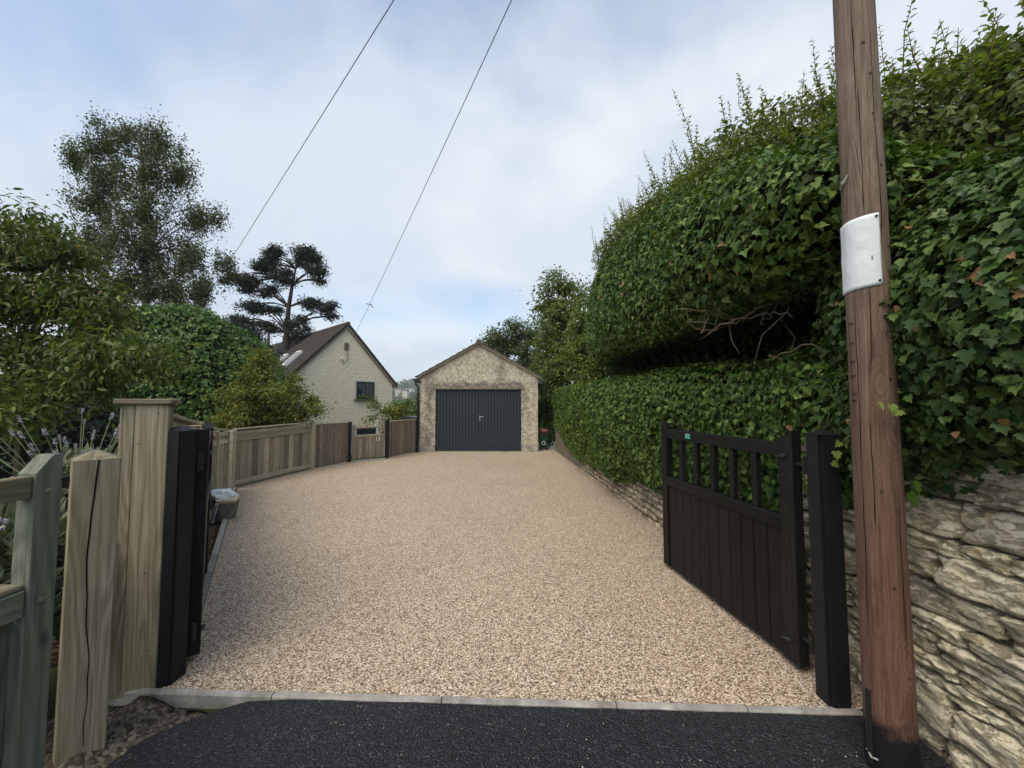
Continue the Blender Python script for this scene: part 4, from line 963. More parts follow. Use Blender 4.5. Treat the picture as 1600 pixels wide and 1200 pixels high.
# ------------------------------------------------------------------ stone walls
def stone_mesh(seed, sub, rough, mat, flat=.0):
    bm = bmesh.new(); bmesh.ops.create_cube(bm, size=1); bmesh.ops.subdivide_edges(bm, edges=list(bm.edges), cuts=sub, use_grid_fill=True)
    for v in bm.verts:
        p = v.co * 2; q = Vector([math.copysign(abs(c) ** .9, c) for c in p]); k = (abs(q.x) ** 9 + abs(q.y) ** 9 + abs(q.z) ** 9) ** (1 / 9)
        q = q / max(k, .01) * max(abs(p.x), abs(p.y), abs(p.z))
        q *= 1 + rough * mnoise.fractal(q * 1.1 + Vector((seed * 3.1, seed, 0)), 1, 2, 3) + rough * .4 * mnoise.noise(q * 4 + Vector((seed, 0, 0))) + rough * .25 * mnoise.noise(q * 9 + Vector((seed, 5, 0)))
        q.z *= 1 - .18 * (q.x * ((seed * 37) % 7 - 3) / 3)
        v.co = q / 2
    me = bpy.data.meshes.new('stone'); bm.to_mesh(me); bm.free(); me.materials.append(M[mat])
    me.polygons.foreach_set('use_smooth', [True] * len(me.polygons)); return me
def stone_wall(name, label, y0, y1, top, hr, lr, depth, mat, variants, limit, proud):
    """courses of separate stones along the wall line, in front of a mortar core"""
    t = thing(name, label, 'wall', (wallx((y0 + y1) / 2) + .2, (y0 + y1) / 2, 0)); n = 0
    rows = []
    for i in range(41):
        Y = y0 + (y1 - y0) * i / 40; x = wallx(Y) + proud + .045; h = top(Y)
        rows.append([(x, Y, -.1), (x, Y, h - .02), (x + .4, Y, h - .02), (x + .4, Y, -.1)])
    v, f = loft(rows); MB().add(v, f).build('core', 'mortar', t)
    z = -.03; row = 0; specs = []
    while z < 2.2:
        h = random.uniform(*hr); Y = y0 + random.uniform(-.1, 0)
        while Y < y1:
            l = random.uniform(*lr) * (1 if h > sum(hr) / 2.2 else .75)
            if z + h * .5 < top(min(max(Y + l / 2, y0), y1)): specs.append((Y + l / 2, z + h / 2, l, h))
            Y += l
        z += h; row += 1
    random.shuffle(specs)
    if len(specs) > limit: specs = sorted(specs, key=lambda s: s[0])[:limit]
    for Y, z, l, h in specs:
        tl = random.uniform(-.05, .05); out = random.uniform(-.012, .02)
        m = Matrix.Translation((wallx(Y) + proud + depth * .5 - .02 - out, Y, z + random.uniform(-.006, .006))) @ Matrix.Rotation(math.atan(-.052) * -1 + random.uniform(-.06, .06), 4, 'Z') @ Matrix.Rotation(tl, 4, 'X') @ Matrix.Rotation(math.pi / 2, 4, 'Z')
        m = m @ Matrix.Diagonal((l * 1.0, depth, h * .97, 1))
        obj('stone', random.choice(variants), t, m)
        n += 1
NEARS = [stone_mesh(i, 12, .17, 'wall_stone') for i in range(14)]
SMALL = [stone_mesh(50 + i, 1, .2, 'drive_stone') for i in range(12)] + [stone_mesh(80 + i, 2, .22, 'drive_stone') for i in range(8)]
ZB = [(1.9, 1.0), (2.6, .86), (3.4, .76), (4.5, .66), (5.6, .5), (6.8, .38), (9, .32), (10.4, .4), (11.4, .6), (12.2, .8), (12.8, .86)]
def zb(Y): return lerp(ZB, Y)
stone_wall('stone_wall', 'rough limestone wall of large weathered blocks beside the utility pole', .35, 2.5, lambda Y: 1.46, (.07, .19), (.2, .5), .3, 'wall_stone', NEARS, 300, -.06)
stone_wall('stone_wall', 'low rubble stone wall under the ivy along the driveway', 2.55, 13.1, lambda Y: zb(Y) + .12, (.07, .13), (.13, .3), .16, 'drive_stone', SMALL, 300, .0)
#PART4
# ------------------------------------------------------------------ ivy and hedge on the wall side
def hedge(name, label, cat, rows, n, size, mat, kind, single, disp=.14, ns=1.5, seed=1, depth=.1, up=.35, cols=26, core=True, jit=.45, flutter=.6, inset=.06):
    t = thing(name, label, cat, (float(np.mean([r[0][0] for r in rows])), float(np.mean([r[0][1] for r in rows])), float(min(p[2] for r in rows for p in r))))
    rows = [smoothline(r, cols) for r in rows]
    k = np.array(rows); m = 5 * len(rows)      # finer stations
    k = np.stack([smoothline(k[:, j], m) for j in range(cols)], 1)
    v, f = loft([list(r) for r in k]); v = np.array(v); c0 = v.mean(0)
    me = bpy.data.meshes.new('t'); me.from_pydata([tuple(p) for p in v], [], f); me.update()
    nn = np.empty(len(v) * 3); me.vertices.foreach_get('normal', nn); nn = nn.reshape(-1, 3); bpy.data.meshes.remove(me)
    if (nn * (v - c0)).sum() < 0: f = [q[::-1] for q in f]; nn = -nn
    v = v + nn * (fbm(v, ns, seed) * disp + fbm(v, ns * 3.2, seed + 9) * disp * .35)[:, None]
    if core: tag(obj('light_block_core', mesh('light_block_core', v - nn * inset, f, 'dark_core', True), t), kind='stuff')  # opaque dark core added behind the leaves so no light passes through
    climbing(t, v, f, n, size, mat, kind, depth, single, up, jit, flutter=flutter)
    return t, v, f
# low ivy over the wall along the drive
BUL = [(1.7, .10), (2.4, .10), (3.3, .14), (3.9, .2), (4.6, .32), (5.2, .34), (7, .30), (9, .22), (11, .12), (12.7, .03)]
TOP = [(1.7, 1.86), (2.2, 1.82), (3, 1.80), (5, 1.86), (7, 1.95), (9, 1.98), (12, 2.02), (12.9, 1.98)]
rows = []
for Y in (12.85, 12.3, 11.2, 10, 9, 8, 7, 6, 5, 4.2, 3.4, 2.8, 2.3, 1.95):
    x = wallx(Y); b = lerp(BUL, Y); zt = lerp(TOP, Y); z0 = zb(Y)
    rows.append([(x + .03, Y, z0 - .02), (x - b * .22, Y, z0 + .05), (x - b * .65, Y, z0 + .35), (x - b, Y, (z0 + zt) / 2 + .18), (x - b * .85, Y, zt - .15), (x - b * .3, Y, zt), (x + .5, Y, zt + .05), (x + 1.2, Y, zt - .1)])
low = hedge('ivy_hedge', 'low trimmed ivy covering the stone wall behind the open black gate', 'ivy', rows[6:], 40000, .042, 'ivy_leaf', 'ivy3', 0, .08, 1.3, 3, .08)
lowfar = hedge('ivy_hedge', 'brighter yellow green stretch of trimmed ivy towards the garage end', 'ivy', rows[:8], 18000, .045, 'ivy_bright', 'kite', 0, .08, 1.3, 3, .08)
# overhanging ivy hump
def hump_rows():
    rows = []
    prof = [(8.45, 2.7, 3.0, 3.2), (8.3, 1.95, 2.75, 3.75), (7.9, 1.62, 2.5, 4.2), (7.2, 1.5, 2.43, 4.32), (6.2, 1.47, 2.40, 4.22), (5.2, 1.46, 2.37, 4.05), (4.4, 1.47, 2.36, 3.9), (3.6, 1.48, 2.36, 3.68), (2.9, 1.5, 2.38, 3.42), (2.4, 1.54, 2.40, 3.2), (2.05, 1.62, 2.42, 2.98), (1.8, 1.8, 2.5, 2.78), (1.65, 2.1, 2.5, 2.7)]
    for Y, x, zu, zt in prof:
        h = zt - zu
        rows.append([(3.0, Y, zu + .12), (x + .55, Y, zu + .10), (x + .16, Y, zu + .02), (x + .01, Y, zu + .2 * h), (x, Y, zu + .45 * h), (x + .06, Y, zu + .7 * h), (x + .25, Y, zu + .9 * h), (x + .6, Y, zt), (3.0, Y, zt + .15)])
    return rows
hump = hedge('ivy_hedge', 'large rounded overhanging mass of dark ivy above the low ivy hedge', 'ivy', hump_rows(), 50000, .044, 'ivy_leaf', 'ivy3', 0, .14, 1.1, 8, .1)
# near ivy beside and behind the pole
rows = []
for Y, b in ((2.32, -.25), (2.25, -.02), (2.1, .12), (1.8, .2), (1.5, .24), (1.1, .24), (.7, .22), (.3, .2)):
    x = wallx(Y) - .02; zt = lerp([(.3, 2.35), (1.4, 2.5), (2, 2.62), (2.6, 2.7)], Y); z0 = lerp([(.3, 1.42), (1.3, 1.40), (1.6, 1.34), (1.85, 1.22), (2.0, 1.14), (2.6, 1.1)], Y)
    rows.append([(x + .03, Y, z0 - .02), (x - b * .5, Y, z0 + .03), (x - b * .95, Y, z0 + .22), (x - b * 1.05, Y, (z0 + zt) / 2), (x - b * .7, Y, zt - .25), (x - b * .1, Y, zt - .02), (x + .5, Y, zt + .1), (x + .9, Y, zt + .15)])
near = hedge('ivy_hedge', 'large leaved ivy cascading over the near stone wall beside the utility pole', 'ivy', rows, 30000, .036, 'ivy_near', 'ivy', 300, .1, 1.8, 5, .1, jit=.38)
def add_singles(h, n, total, size, mat):
    """proper lobed leaves for the ivy that shows largest"""
    t, v, f = h; P, N = sample(v, f, total); P = P + N * rng.uniform(.2, 1, (total, 1)) * .11
    N2 = unit(N + np.array((0, 0, .35)) + rng.normal(0, .42, (total, 3))); D = np.array((0, 0, -1.)) + rng.normal(0, .6, (total, 3))
    foliage(t, P, N2, D, rng.uniform(.7, 1.3, total) * size, 'ivy', mat, n, 'outer_foliage', rng.beta(2, 2.2, total) * .95)
add_singles(low, 300, 8000, .043, 'ivy_leaf'); add_singles(hump, 300, 9000, .045, 'ivy_leaf')
# trailing sprigs: across the pole foot, over the black post
t = near[0]; vs = leaf_variants('ivy', 'ivy_leaf')
for (x, y, Y, s, vi) in ((1372, 628, 1.62, .045, 6), (1392, 632, 1.6, .05, 6), (1405, 640, 1.6, .05, 5), (1306, 705, 2.0, .05, 5), (1312, 690, 2.0, .045, 6), (1300, 722, 2.0, .04, 4), (1420, 770, 1.72, .07, 2), (1428, 752, 1.72, .06, 3)):
    m = Matrix.Translation(at(x, y, Y)) @ Matrix.Rotation(random.uniform(-.6, .6), 4, 'Y') @ Matrix.Rotation(R(90 - 25 + random.uniform(-20, 20)), 4, 'X') @ Matrix.Rotation(math.pi + random.uniform(-.7, .7), 4, 'Z') @ Matrix.Diagonal((s, s, s, 1))
    obj('leaf', vs[vi], t, m)
# dry branches in the dark hollow
b = MB()
for k, pp in enumerate((((1095, 520, 3.0), (1105, 500, 2.95), (1100, 480, 2.9)), ((1105, 520, 3.0), (1150, 500, 2.8), (1200, 478, 2.6)), ((1110, 519, 3.0), (1135, 508, 2.9), (1165, 500, 2.8), (1190, 488, 2.65)), ((1190, 490, 2.6), (1235, 495, 2.4)), ((1200, 560, 2.6), (1290, 540, 2.3)), ((1070, 515, 3.1), (1082, 500, 3.0)))):
    P = smoothline([at(*q) for q in pp] if len(pp) > 2 else [at(*pp[0]), at((pp[0][0] + pp[1][0]) / 2, (pp[0][1] + pp[1][1]) / 2 - 4, (pp[0][2] + pp[1][2]) / 2), at(*pp[1])], 9)
    P = P + rng.normal(0, .012, P.shape)
    b.tube(P, [.0085 * (1 - .07 * i) if k < 3 else .004 for i in range(9)], 5)
    for j in range(5):
        q = P[rng.integers(1, 9)]; e = q + rng.normal(0, .12, 3); b.tube([q, (q + e) / 2 + rng.normal(0, .02, 3), e], [.003, .0025, .001], 4, False)
b.build('bare_branches', 'limb', hump[0], smooth=True)
rows = [[(2.75, Y, -.1), (2.7, Y, .8), (2.65 + .1 * math.sin(Y * 3), Y, 1.6), (2.6 + .1 * math.sin(Y * 2), Y, 2.2), (2.7, Y, 2.9), (2.9, Y, 3.3)] for Y in (8.5, 8.2, 7.5, 6.5, 5.5, 4.5, 3.5, 2.9, 2.4, 2.1)]
rows = [[(3.6, 8.3, z) for _, _, z in rows[0]], [(3.1, 8.5, z) for _, _, z in rows[0]]] + rows
hollow = hedge('hedge_backing', 'added dark hedge backing that closes off the sky behind the ivy hollow', 'hedge', rows, 9000, .06, 'ivy_leaf', 'kite', 0, .12, 1.6, 21, .1)  # backing added so the hollow stays dark and no sky shows through
# privet above
rows = []
for Y, zt in ((8.6, 4.5), (8.0, 4.6), (7.2, 4.66), (6, 4.52), (5, 4.32), (4.2, 4.15), (3.5, 3.95), (2.8, 3.68), (2.2, 3.45), (1.7, 3.3), (1.2, 3.2), (.7, 3.1)):
    zi = lerp([(.7, 2.3), (1.7, 2.6), (2.4, 2.95), (3.6, 3.45), (5, 3.8), (7.2, 4.15), (8.6, 4.0)], Y); x = lerp([(.7, 2.5), (1.7, 2.35), (2.4, 2.1), (3.5, 1.8), (7.5, 1.85), (8.6, 2.5)], Y)
    rows.append([(x + .1, Y, zi - .15), (x, Y, zi + .12), (x + .02, Y, zi + .5 * (zt - zi)), (x + .18, Y, zt - .22), (x + .45, Y, zt - .02), (x + 1.0, Y, zt + .1), (x + 1.8, Y, zt)])
priv = hedge('privet_hedge', 'yellow green privet growing out above the ivy, with upright shoots', 'hedge', rows, 60000, .043, 'privet_leaf', 'oval', 0, .26, 1.3, 12, .17, .4, jit=.6, flutter=.9, inset=.12)
add_P = []; 
def shoots():
    t, v, f = priv; P, N = sample(v, f, 1800); ok = (N[:, 2] > .15); P = P[ok]; N = N[ok]; LP = []; LN = []; LD = []; SZ = []; b = MB()
    for i in range(min(620, len(P))):
        h = rng.uniform(.12, .42) * (1.8 if rng.random() < .15 else 1) * (.8 if P[i][1] < 2.5 else 1); d = unit(np.array((rng.normal(-.12, .22), rng.normal(0, .2), 1.)) + N[i] * .3); a = P[i]
        a = a + N[i] * .1; e = a + d * h; mid = (a + e) / 2 + rng.normal(0, .03, 3); b.tube([a, mid, e], [.004, .003, .0012], 3, False)
        k = int(h / .016)
        for j in range(k):
            u = j / k; p = (1 - u) ** 2 * a + 2 * u * (1 - u) * mid + u * u * e; th = j * 2.4 + i
            s = np.array((math.cos(th), math.sin(th), .0)); LP.append(p); LD.append(s + d * .7); LN.append(d - s * .5 + rng.normal(0, .25, 3)); SZ.append(rng.uniform(.035, .055) * (1.2 - .6 * u))
    tag(b.build('shoot_stems', 'twig', t), kind='stuff')
    foliage(t, np.array(LP), np.array(LN), np.array(LD), np.array(SZ), 'oval', 'privet_leaf', 0, 'shoot_leaves', rng.uniform(.35, .95, len(LP)))
shoots()
# big leaved vine over the privet at the picture edge
t = thing('climbing_vine', 'vine with large rounded dark leaves over the top of the privet', 'vine', at(1560, 200, 2.1)); vs = leaf_variants('heart', 'vine_leaf')
vp = [at(1470, 150, 2.25), at(1510, 115, 2.2), at(1550, 100, 2.1), at(1600, 110, 2.0), at(1650, 130, 1.9)]
MB().tube(smoothline(vp, 20), .006, 5).build('stem', 'twig', t)
for i in range(34):
    u = rng.random() ** .8; q = smoothline(vp, 60)[int(u * 59)] + rng.normal(0, .045, 3) + np.array((0, 0, rng.uniform(-.2, .03) * u)); s = rng.uniform(.06, .115)
    m = Matrix.Translation(q) @ Matrix.Rotation(rng.uniform(0, 6.28), 4, 'Z') @ Matrix.Rotation(rng.uniform(.3, 1.3), 4, 'X') @ Matrix.Diagonal((s, s, s, 1)); obj('leaf', vs[rng.integers(0, 7)], t, m)

# ------------------------------------------------------------------ trees and shrubs
def P3(x, y, Y, dx=0): a = at(x, y, Y); return (a[0] + dx, a[1], a[2])
# tree beside the garage
tree('broadleaf_tree', 'yellow green broadleaf tree rising between the garage and the ivy hump', 'tree', (1.9, 14.6, -.3), [(1.9, 14.6, 1.5), (1.85, 14.6, 3.5), (1.8, 14.6, 5)], .13,
     [((1.75, 14.4, 5.3), (.9, 1, .95), 26), ((1.55, 14.2, 4.1), (.95, 1.0, .9), 30), ((2.3, 13.9, 4.9), (1, 1, 1.2), 26), ((1.65, 14.2, 2.6), (.75, .9, 1.1), 26), ((2.3, 13.6, 3.2), (.8, .8, 1.2), 24), ((1.4, 14.9, 1.2), (.5, .5, 1.), 18), ((1.75, 14.2, 6.1), (.6, .6, .35), 8)],
     120, .36, 'kite', 'yellow_green_leaf', .10, 'bark', .5, shellbias=.4)
tree('broadleaf_tree', 'dark rounded tree behind the garage roof', 'tree', (-.3, 21, -2), [(-.3, 21, 1), (-.3, 21, 3), (-.2, 21, 5)], .2,
     [((.2, 21, 5.2), (1.1, 1.2, 1.0), 34), ((-.9, 21, 4.9), (1., 1.2, .8), 28), ((-1.9, 20.6, 3.9), (.9, 1, .7), 20), ((.5, 20.6, 3.7), (1.3, 1.2, 1.3), 34), ((-1.0, 20.5, 3.6), (1.2, 1, .9), 24), ((1.5, 21, 4.6), (1, 1, 1.4), 26), ((-2.8, 20.6, 3.3), (.5, .6, .35), 7)],
     100, .36, 'kite', 'tree_leaf', .12, 'bark', .4, shellbias=.4)
tree('laurel_shrub', 'dark evergreen shrub filling the gap beside the garage', 'shrub', (1.5, 15.6, -.3), [(1.5, 15.6, .8), (1.5, 15.6, 1.6)], .06,
     [((1.35, 15.6, 1.0), (.5, .4, 1.0), 24), ((1.5, 15.9, 2.2), (.6, .4, .8), 20)], 90, .3, 'kite', 'spruce_leaf', .1, 'bark')
tree('hawthorn_shrub', 'loose pale flecked shrub behind the far end of the ivy hump', 'shrub', (2.15, 10.2, -.1), [(2.15, 10.2, 1.2), (2.1, 10.2, 2.4)], .06,
     [((1.75, 10.0, 2.75), (.42, .6, .5), 24), ((1.95, 10.0, 3.6), (.45, .6, .6), 22), ((2.1, 9.6, 2.4), (.5, .7, .5), 24), ((2.3, 9.4, 3.2), (.5, .6, .8), 22), ((2.5, 9.0, 2.4), (.5, .5, .5), 20)], 90, .24, 'kite', 'yellow_green_leaf', .085, 'bark', .5, shellbias=.5)
# birch
Yb = 12.2
def cl(x, y, rx, ry, n, Y): c = at(x, y, Y); return (c, (px(rx, Y), px((rx + ry) / 2.2, Y), px(ry, Y)), n)
tree('birch_tree', 'tall airy birch with drooping twigs standing above the hedge', 'tree', (at(228, 600, Yb)[0], Yb, -1.5), [P3(229, 600, Yb), P3(228, 470, Yb), P3(226, 400, Yb), P3(226, 320, Yb), P3(222, 250, Yb), P3(219, 205, Yb)], .14,
     [cl(195, 215, 48, 34, 28, Yb), cl(250, 225, 38, 36, 24, Yb), cl(118, 245, 24, 16, 11, Yb), cl(155, 235, 26, 18, 15, Yb), cl(165, 275, 45, 26, 26, Yb), cl(235, 275, 62, 34, 41, Yb), cl(285, 270, 22, 18, 11, Yb), cl(150, 320, 42, 34, 30, Yb), cl(225, 335, 68, 36, 49, Yb), cl(305, 340, 32, 24, 17, Yb), cl(333, 342, 14, 9, 5, Yb),
      cl(160, 385, 48, 40, 41, Yb), cl(235, 400, 70, 44, 57, Yb), cl(305, 400, 42, 36, 28, Yb), cl(185, 445, 56, 34, 38, Yb), cl(260, 455, 58, 28, 38, Yb), cl(315, 450, 34, 28, 19, Yb), cl(350, 412, 18, 12, 7, Yb)],
     120, .30, 'kite', 'birch_leaf', .064, 'birch_bark', 1.1, limb=.2, cz=1.25, shellbias=.7, up=.1)
# pine
Yp = 23
def pad(x, y, rx, ry, n): return cl(x, y, rx, ry, n, Yp)
tree('pine_tree', 'flat topped dark pine with layered branches behind the cottage roof', 'tree', (at(446, 640, Yp)[0], Yp, -4), [P3(447, 600, Yp), P3(448, 520, Yp), P3(451, 480, Yp), P3(457, 445, Yp), P3(462, 420, Yp)], .24,
     [pad(424, 403, 11, 7, 13), pad(433, 394, 8, 8, 13), pad(425, 397, 15, 6, 13), pad(481, 402, 19, 6, 20), pad(474, 410, 17, 9, 20), pad(476, 393, 20, 8, 20), pad(490, 404, 15, 9, 13), pad(500, 424, 14, 12, 13), pad(492, 422, 12, 12, 13), pad(419, 412, 12, 6, 15), pad(421, 419, 16, 7, 15), pad(408, 418, 14, 8, 15), pad(383, 439, 18, 8, 14), pad(391, 441, 18, 5, 14), pad(391, 440, 20, 7, 14), pad(366, 433, 12, 6, 6), pad(358, 431, 13, 7, 6), pad(354, 441, 10, 4, 6), pad(434, 436, 18, 4, 11), pad(443, 425, 17, 5, 11), pad(451, 440, 15, 8, 11), pad(395, 441, 15, 4, 11), pad(392, 447, 15, 5, 11), pad(388, 454, 12, 8, 11), pad(501, 438, 7, 5, 3), pad(498, 441, 7, 5, 3), pad(502, 440, 7, 6, 3), pad(420, 455, 13, 5, 7), pad(426, 452, 10, 5, 7), pad(415, 459, 11, 3, 7), pad(484, 472, 17, 4, 10), pad(486, 475, 11, 3, 10), pad(485, 478, 13, 5, 10), pad(514, 481, 9, 5, 7), pad(509, 485, 9, 5, 7), pad(517, 477, 11, 6, 7), pad(518, 493, 7, 3, 3), pad(517, 495, 6, 3, 3), pad(518, 494, 7, 3, 3), pad(400, 479, 13, 7, 13), pad(401, 483, 12, 4, 13), pad(391, 479, 18, 7, 13), pad(419, 485, 12, 5, 6), pad(431, 486, 8, 4, 6), pad(431, 485, 9, 5, 6), pad(468, 499, 16, 4, 7), pad(458, 506, 16, 6, 7), pad(468, 506, 16, 4, 7), pad(381, 507, 14, 6, 10), pad(370, 499, 11, 4, 10), pad(377, 499, 15, 4, 10), pad(420, 513, 16, 8, 10), pad(420, 511, 9, 7, 10), pad(402, 507, 14, 6, 10), pad(393, 533, 16, 6, 11), pad(388, 531, 15, 8, 11), pad(391, 520, 15, 8, 11), pad(463, 526, 13, 6, 5), pad(476, 516, 11, 6, 5), pad(461, 519, 9, 5, 5)],
     46, .3, 'slim', 'pine_leaf', .19, 'pine_bark', -.5, limb=.2, shellbias=.6, up=.8)
# dark conifer mass between the dome and the cottage
tree('dark_conifer', 'dark blue green conifer between the ivy dome and the cottage', 'tree', (-8.3, 13, -1.5), [(-8.3, 13, 1), (-8.3, 13, 3), (-8.3, 13, 4)], .15,
     [((-9.2, 13, 3.6), (.9, .9, .9), 26), ((-8.6, 12.8, 2.9), (.7, .8, .8), 22), ((-9.8, 13, 3.4), (1., 1, 1.2), 24), ((-8.2, 12.8, 1.9), (1.1, 1, .9), 26), ((-8.0, 12.9, 2.2), (.5, .6, .5), 10)], 100, .3, 'kite', 'spruce_leaf', .085, 'bark', .2, shellbias=.45)
# ivy dome
def dome(name, label, c, rad, n, size, mat, kind, seed, disp, single=0, cat='hedge', depth=.12):
    rows = []
    for i in range(26):
        a = math.pi * (.62 * i / 25); row = []
        for k in range(49):
            b = 2 * math.pi * k / 48; row.append((c[0] + rad[0] * math.sin(a) * math.cos(b), c[1] + rad[1] * math.sin(a) * math.sin(b), c[2] + rad[2] * math.cos(a)))
        rows.append(row)
    v, f = loft(rows); f = [q[::-1] for q in f]
    v = np.array(v); nn = unit((v - np.array(c)) / np.array(rad)); 
    dsp = fbm(v, 1.1, seed) * disp + fbm(v, 3., seed + 3) * disp * .4; v = v + nn * dsp[:, None]
    fc = np.cross(v[f[5 * 48][1]] - v[f[5 * 48][0]], v[f[5 * 48][2]] - v[f[5 * 48][0]])
    if np.dot(fc, nn[f[5 * 48][0]]) < 0: f = [q[::-1] for q in f]
    t = thing(name, label, cat, (c[0], c[1], max(-1.5, c[2] - rad[2] * .4)))
    tag(obj('light_block_core', mesh('light_block_core', v - nn * .08, f, 'dark_core', True), t), kind='stuff')  # dark core added inside the dome to stop light between the leaves
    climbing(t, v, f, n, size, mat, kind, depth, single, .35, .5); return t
dome('ivy_mound', 'rounded mid green ivy covered mound left of the ochre shrub', (-9.5, 10.6, .9), (3.1, 2.4, 3.3), 34000, .08, 'ivy_far', 'ivy3', 4, .25)
# ochre shrub over the fence
tree('ochre_shrub', 'bushy shrub with yellow ochre tips leaning over the fence', 'shrub', (-5.85, 9.1, -.1), [(-5.85, 9.1, .5), (-5.85, 9.1, 1.3)], .05,
     [((-5.95, 9.1, 2.3), (.45, .5, .55), 26), ((-6.25, 9.0, 1.7), (.6, .6, .45), 30), ((-5.5, 9.2, 1.8), (.6, .6, .6), 34), ((-5.95, 9, 1.2), (.8, .6, .45), 32), ((-6.5, 8.9, 1.2), (.4, .5, .3), 14), ((-5.2, 9.3, 1.35), (.55, .5, .35), 22), ((-4.95, 9.5, 1.55), (.3, .3, .2), 7), ((-6.0, 9.1, 2.75), (.12, .2, .25), 5)],
     85, .19, 'slim', 'ochre_leaf', .085, 'bark', .1, shellbias=.6, up=.6)
# cherry, close, with hanging leaves
Yc = 4.7
tree('cherry_tree', 'near cherry tree with long drooping leaves at the picture edge', 'tree', (-6.3, 5.0, -.1), [(-6.3, 5, .8), (-6.2, 4.9, 1.7), (-6.0, 4.8, 2.6), (-5.9, 4.8, 3.2)], .1,
     [cl(30, 390, 60, 40, 20, Yc), cl(95, 385, 38, 30, 12, Yc), cl(10, 470, 60, 50, 20, Yc), cl(80, 460, 60, 45, 22, Yc), cl(150, 480, 50, 40, 16, Yc), cl(30, 550, 70, 40, 22, Yc), cl(110, 550, 60, 45, 20, Yc), cl(180, 550, 50, 35, 14, Yc - .3), cl(225, 560, 40, 28, 9, Yc - .4),
      cl(60, 610, 60, 28, 12, Yc - .3), cl(140, 600, 50, 25, 11, Yc - .4), cl(30, 655, 32, 14, 6, 3.9), cl(-80, 480, 90, 120, 30, Yc), cl(45, 345, 40, 14, 5, Yc)],
     88, .27, 'lance', 'cherry_leaf', .088, 'bark', 1.0, single=300, shellbias=.6, up=.25)
# hedge added under the cherry, its dark leaf colour standing for shade
dome('shade_fill_hedge', 'evergreen hedge added behind the lavender, dark leaved for the cherry shade', (-8.7, 6.3, .0), (2.7, 1.6, 1.95), 9000, .09, 'spruce_leaf', 'kite', 14, .25)
# between the cottage and the garage
tree('climbing_shrub', 'thin leafy shrub sprawling before the corner of the cottage', 'shrub', (-4.4, 14.4, -.6), [(-4.4, 14.4, .3), (-4.5, 14.4, .9)], .05,
     [((-4.75, 14.3, 1.35), (.45, .4, .3), 12), ((-4.2, 14.4, 1.2), (.5, .4, .45), 16), ((-5.15, 14.2, 1.55), (.25, .2, .2), 5), ((-5.25, 14.2, 1.0), (.2, .2, .25), 4), ((-4.7, 14.3, .7), (.4, .4, .4), 12)], 34, .2, 'kite', 'ochre_leaf', .075, 'twig', .3, shellbias=.7)
tree('garden_bush', 'bright green bush between the cottage and the garage', 'shrub', (-4.2, 16, -1.2), [(-4.2, 16, 0), (-4.2, 16, .8)], .06,
     [((-4.5, 16, 1.35), (.6, .5, .5), 24), ((-3.8, 15.8, 1.25), (.6, .5, .45), 24), ((-4.2, 15.8, .6), (.9, .5, .5), 24)], 90, .24, 'kite', 'lime_leaf', .08, 'twig', .3, shellbias=.5)
tree('young_tree', 'small dark green tree beside the garage downpipe', 'tree', (-3.9, 18.5, -2.5), [(-3.9, 18.5, 0), (-3.9, 18.5, 2)], .06,
     [((-3.8, 18.5, 2.4), (.35, .35, .55), 12), ((-4.1, 18.5, 1.8), (.6, .4, .5), 16), ((-3.7, 18.4, 1.5), (.6, .4, .5), 14)], 80, .22, 'kite', 'tree_leaf', .09, 'twig', .3)

# far hillside: trees and houses
def far_hill():
    b = MB(); P = []; N = []
    for i in range(800):
        Y = rng.uniform(300, 520); X = Y * (rng.uniform(-.40, -.20) if i < 260 else rng.uniform(-1.8, .9)); z = float(np.interp(Y - 13, [250, 330, 430, 520], [-18, -6, 17, 30])); s = rng.uniform(3, 6)
        e = unit(rng.normal(0, 1, (70 if i < 260 else 40, 3))) * s * np.array((1, 1, .9)); P.append(np.array((X, Y, z + s * .6)) + e); N.append(e)
    P = np.vstack(P); N = np.vstack(N)
    o = obj('distant_woods', leaf_mesh('distant_woods', P, N + rng.normal(0, 1.5, N.shape), rng.normal(0, 1, N.shape), rng.uniform(1.8, 3.4, len(P)), 'kite', 'tree_leaf'))
    tag(o, 'far wooded hillside seen between the cottage and the garage', 'woods', kind='stuff')
    for i, (x, y, Y, lb) in enumerate(((622, 612, 400, 'tiny pale house on the far hillside nearest the cottage wall'), (634, 615, 380, 'tiny pale house in the middle of the far hillside'), (643, 611, 410, 'tiny pale house on the far hillside towards the garage'))):
        c = at(x, y, Y); t = thing('distant_house', lb, 'house', c, .4 + i, 'houses on the far hillside')
        MB().box(-2.6, 2.6, -2.5, 2.5, -5, 2.5).build('wall', 'pale_wall', t, W[t]); MB().prism([(-2.9, 2.51), (2.9, 2.51), (0, 4.6)], -2.8, 2.8).build('roof', 'far_roof', t, W[t])
far_hill()

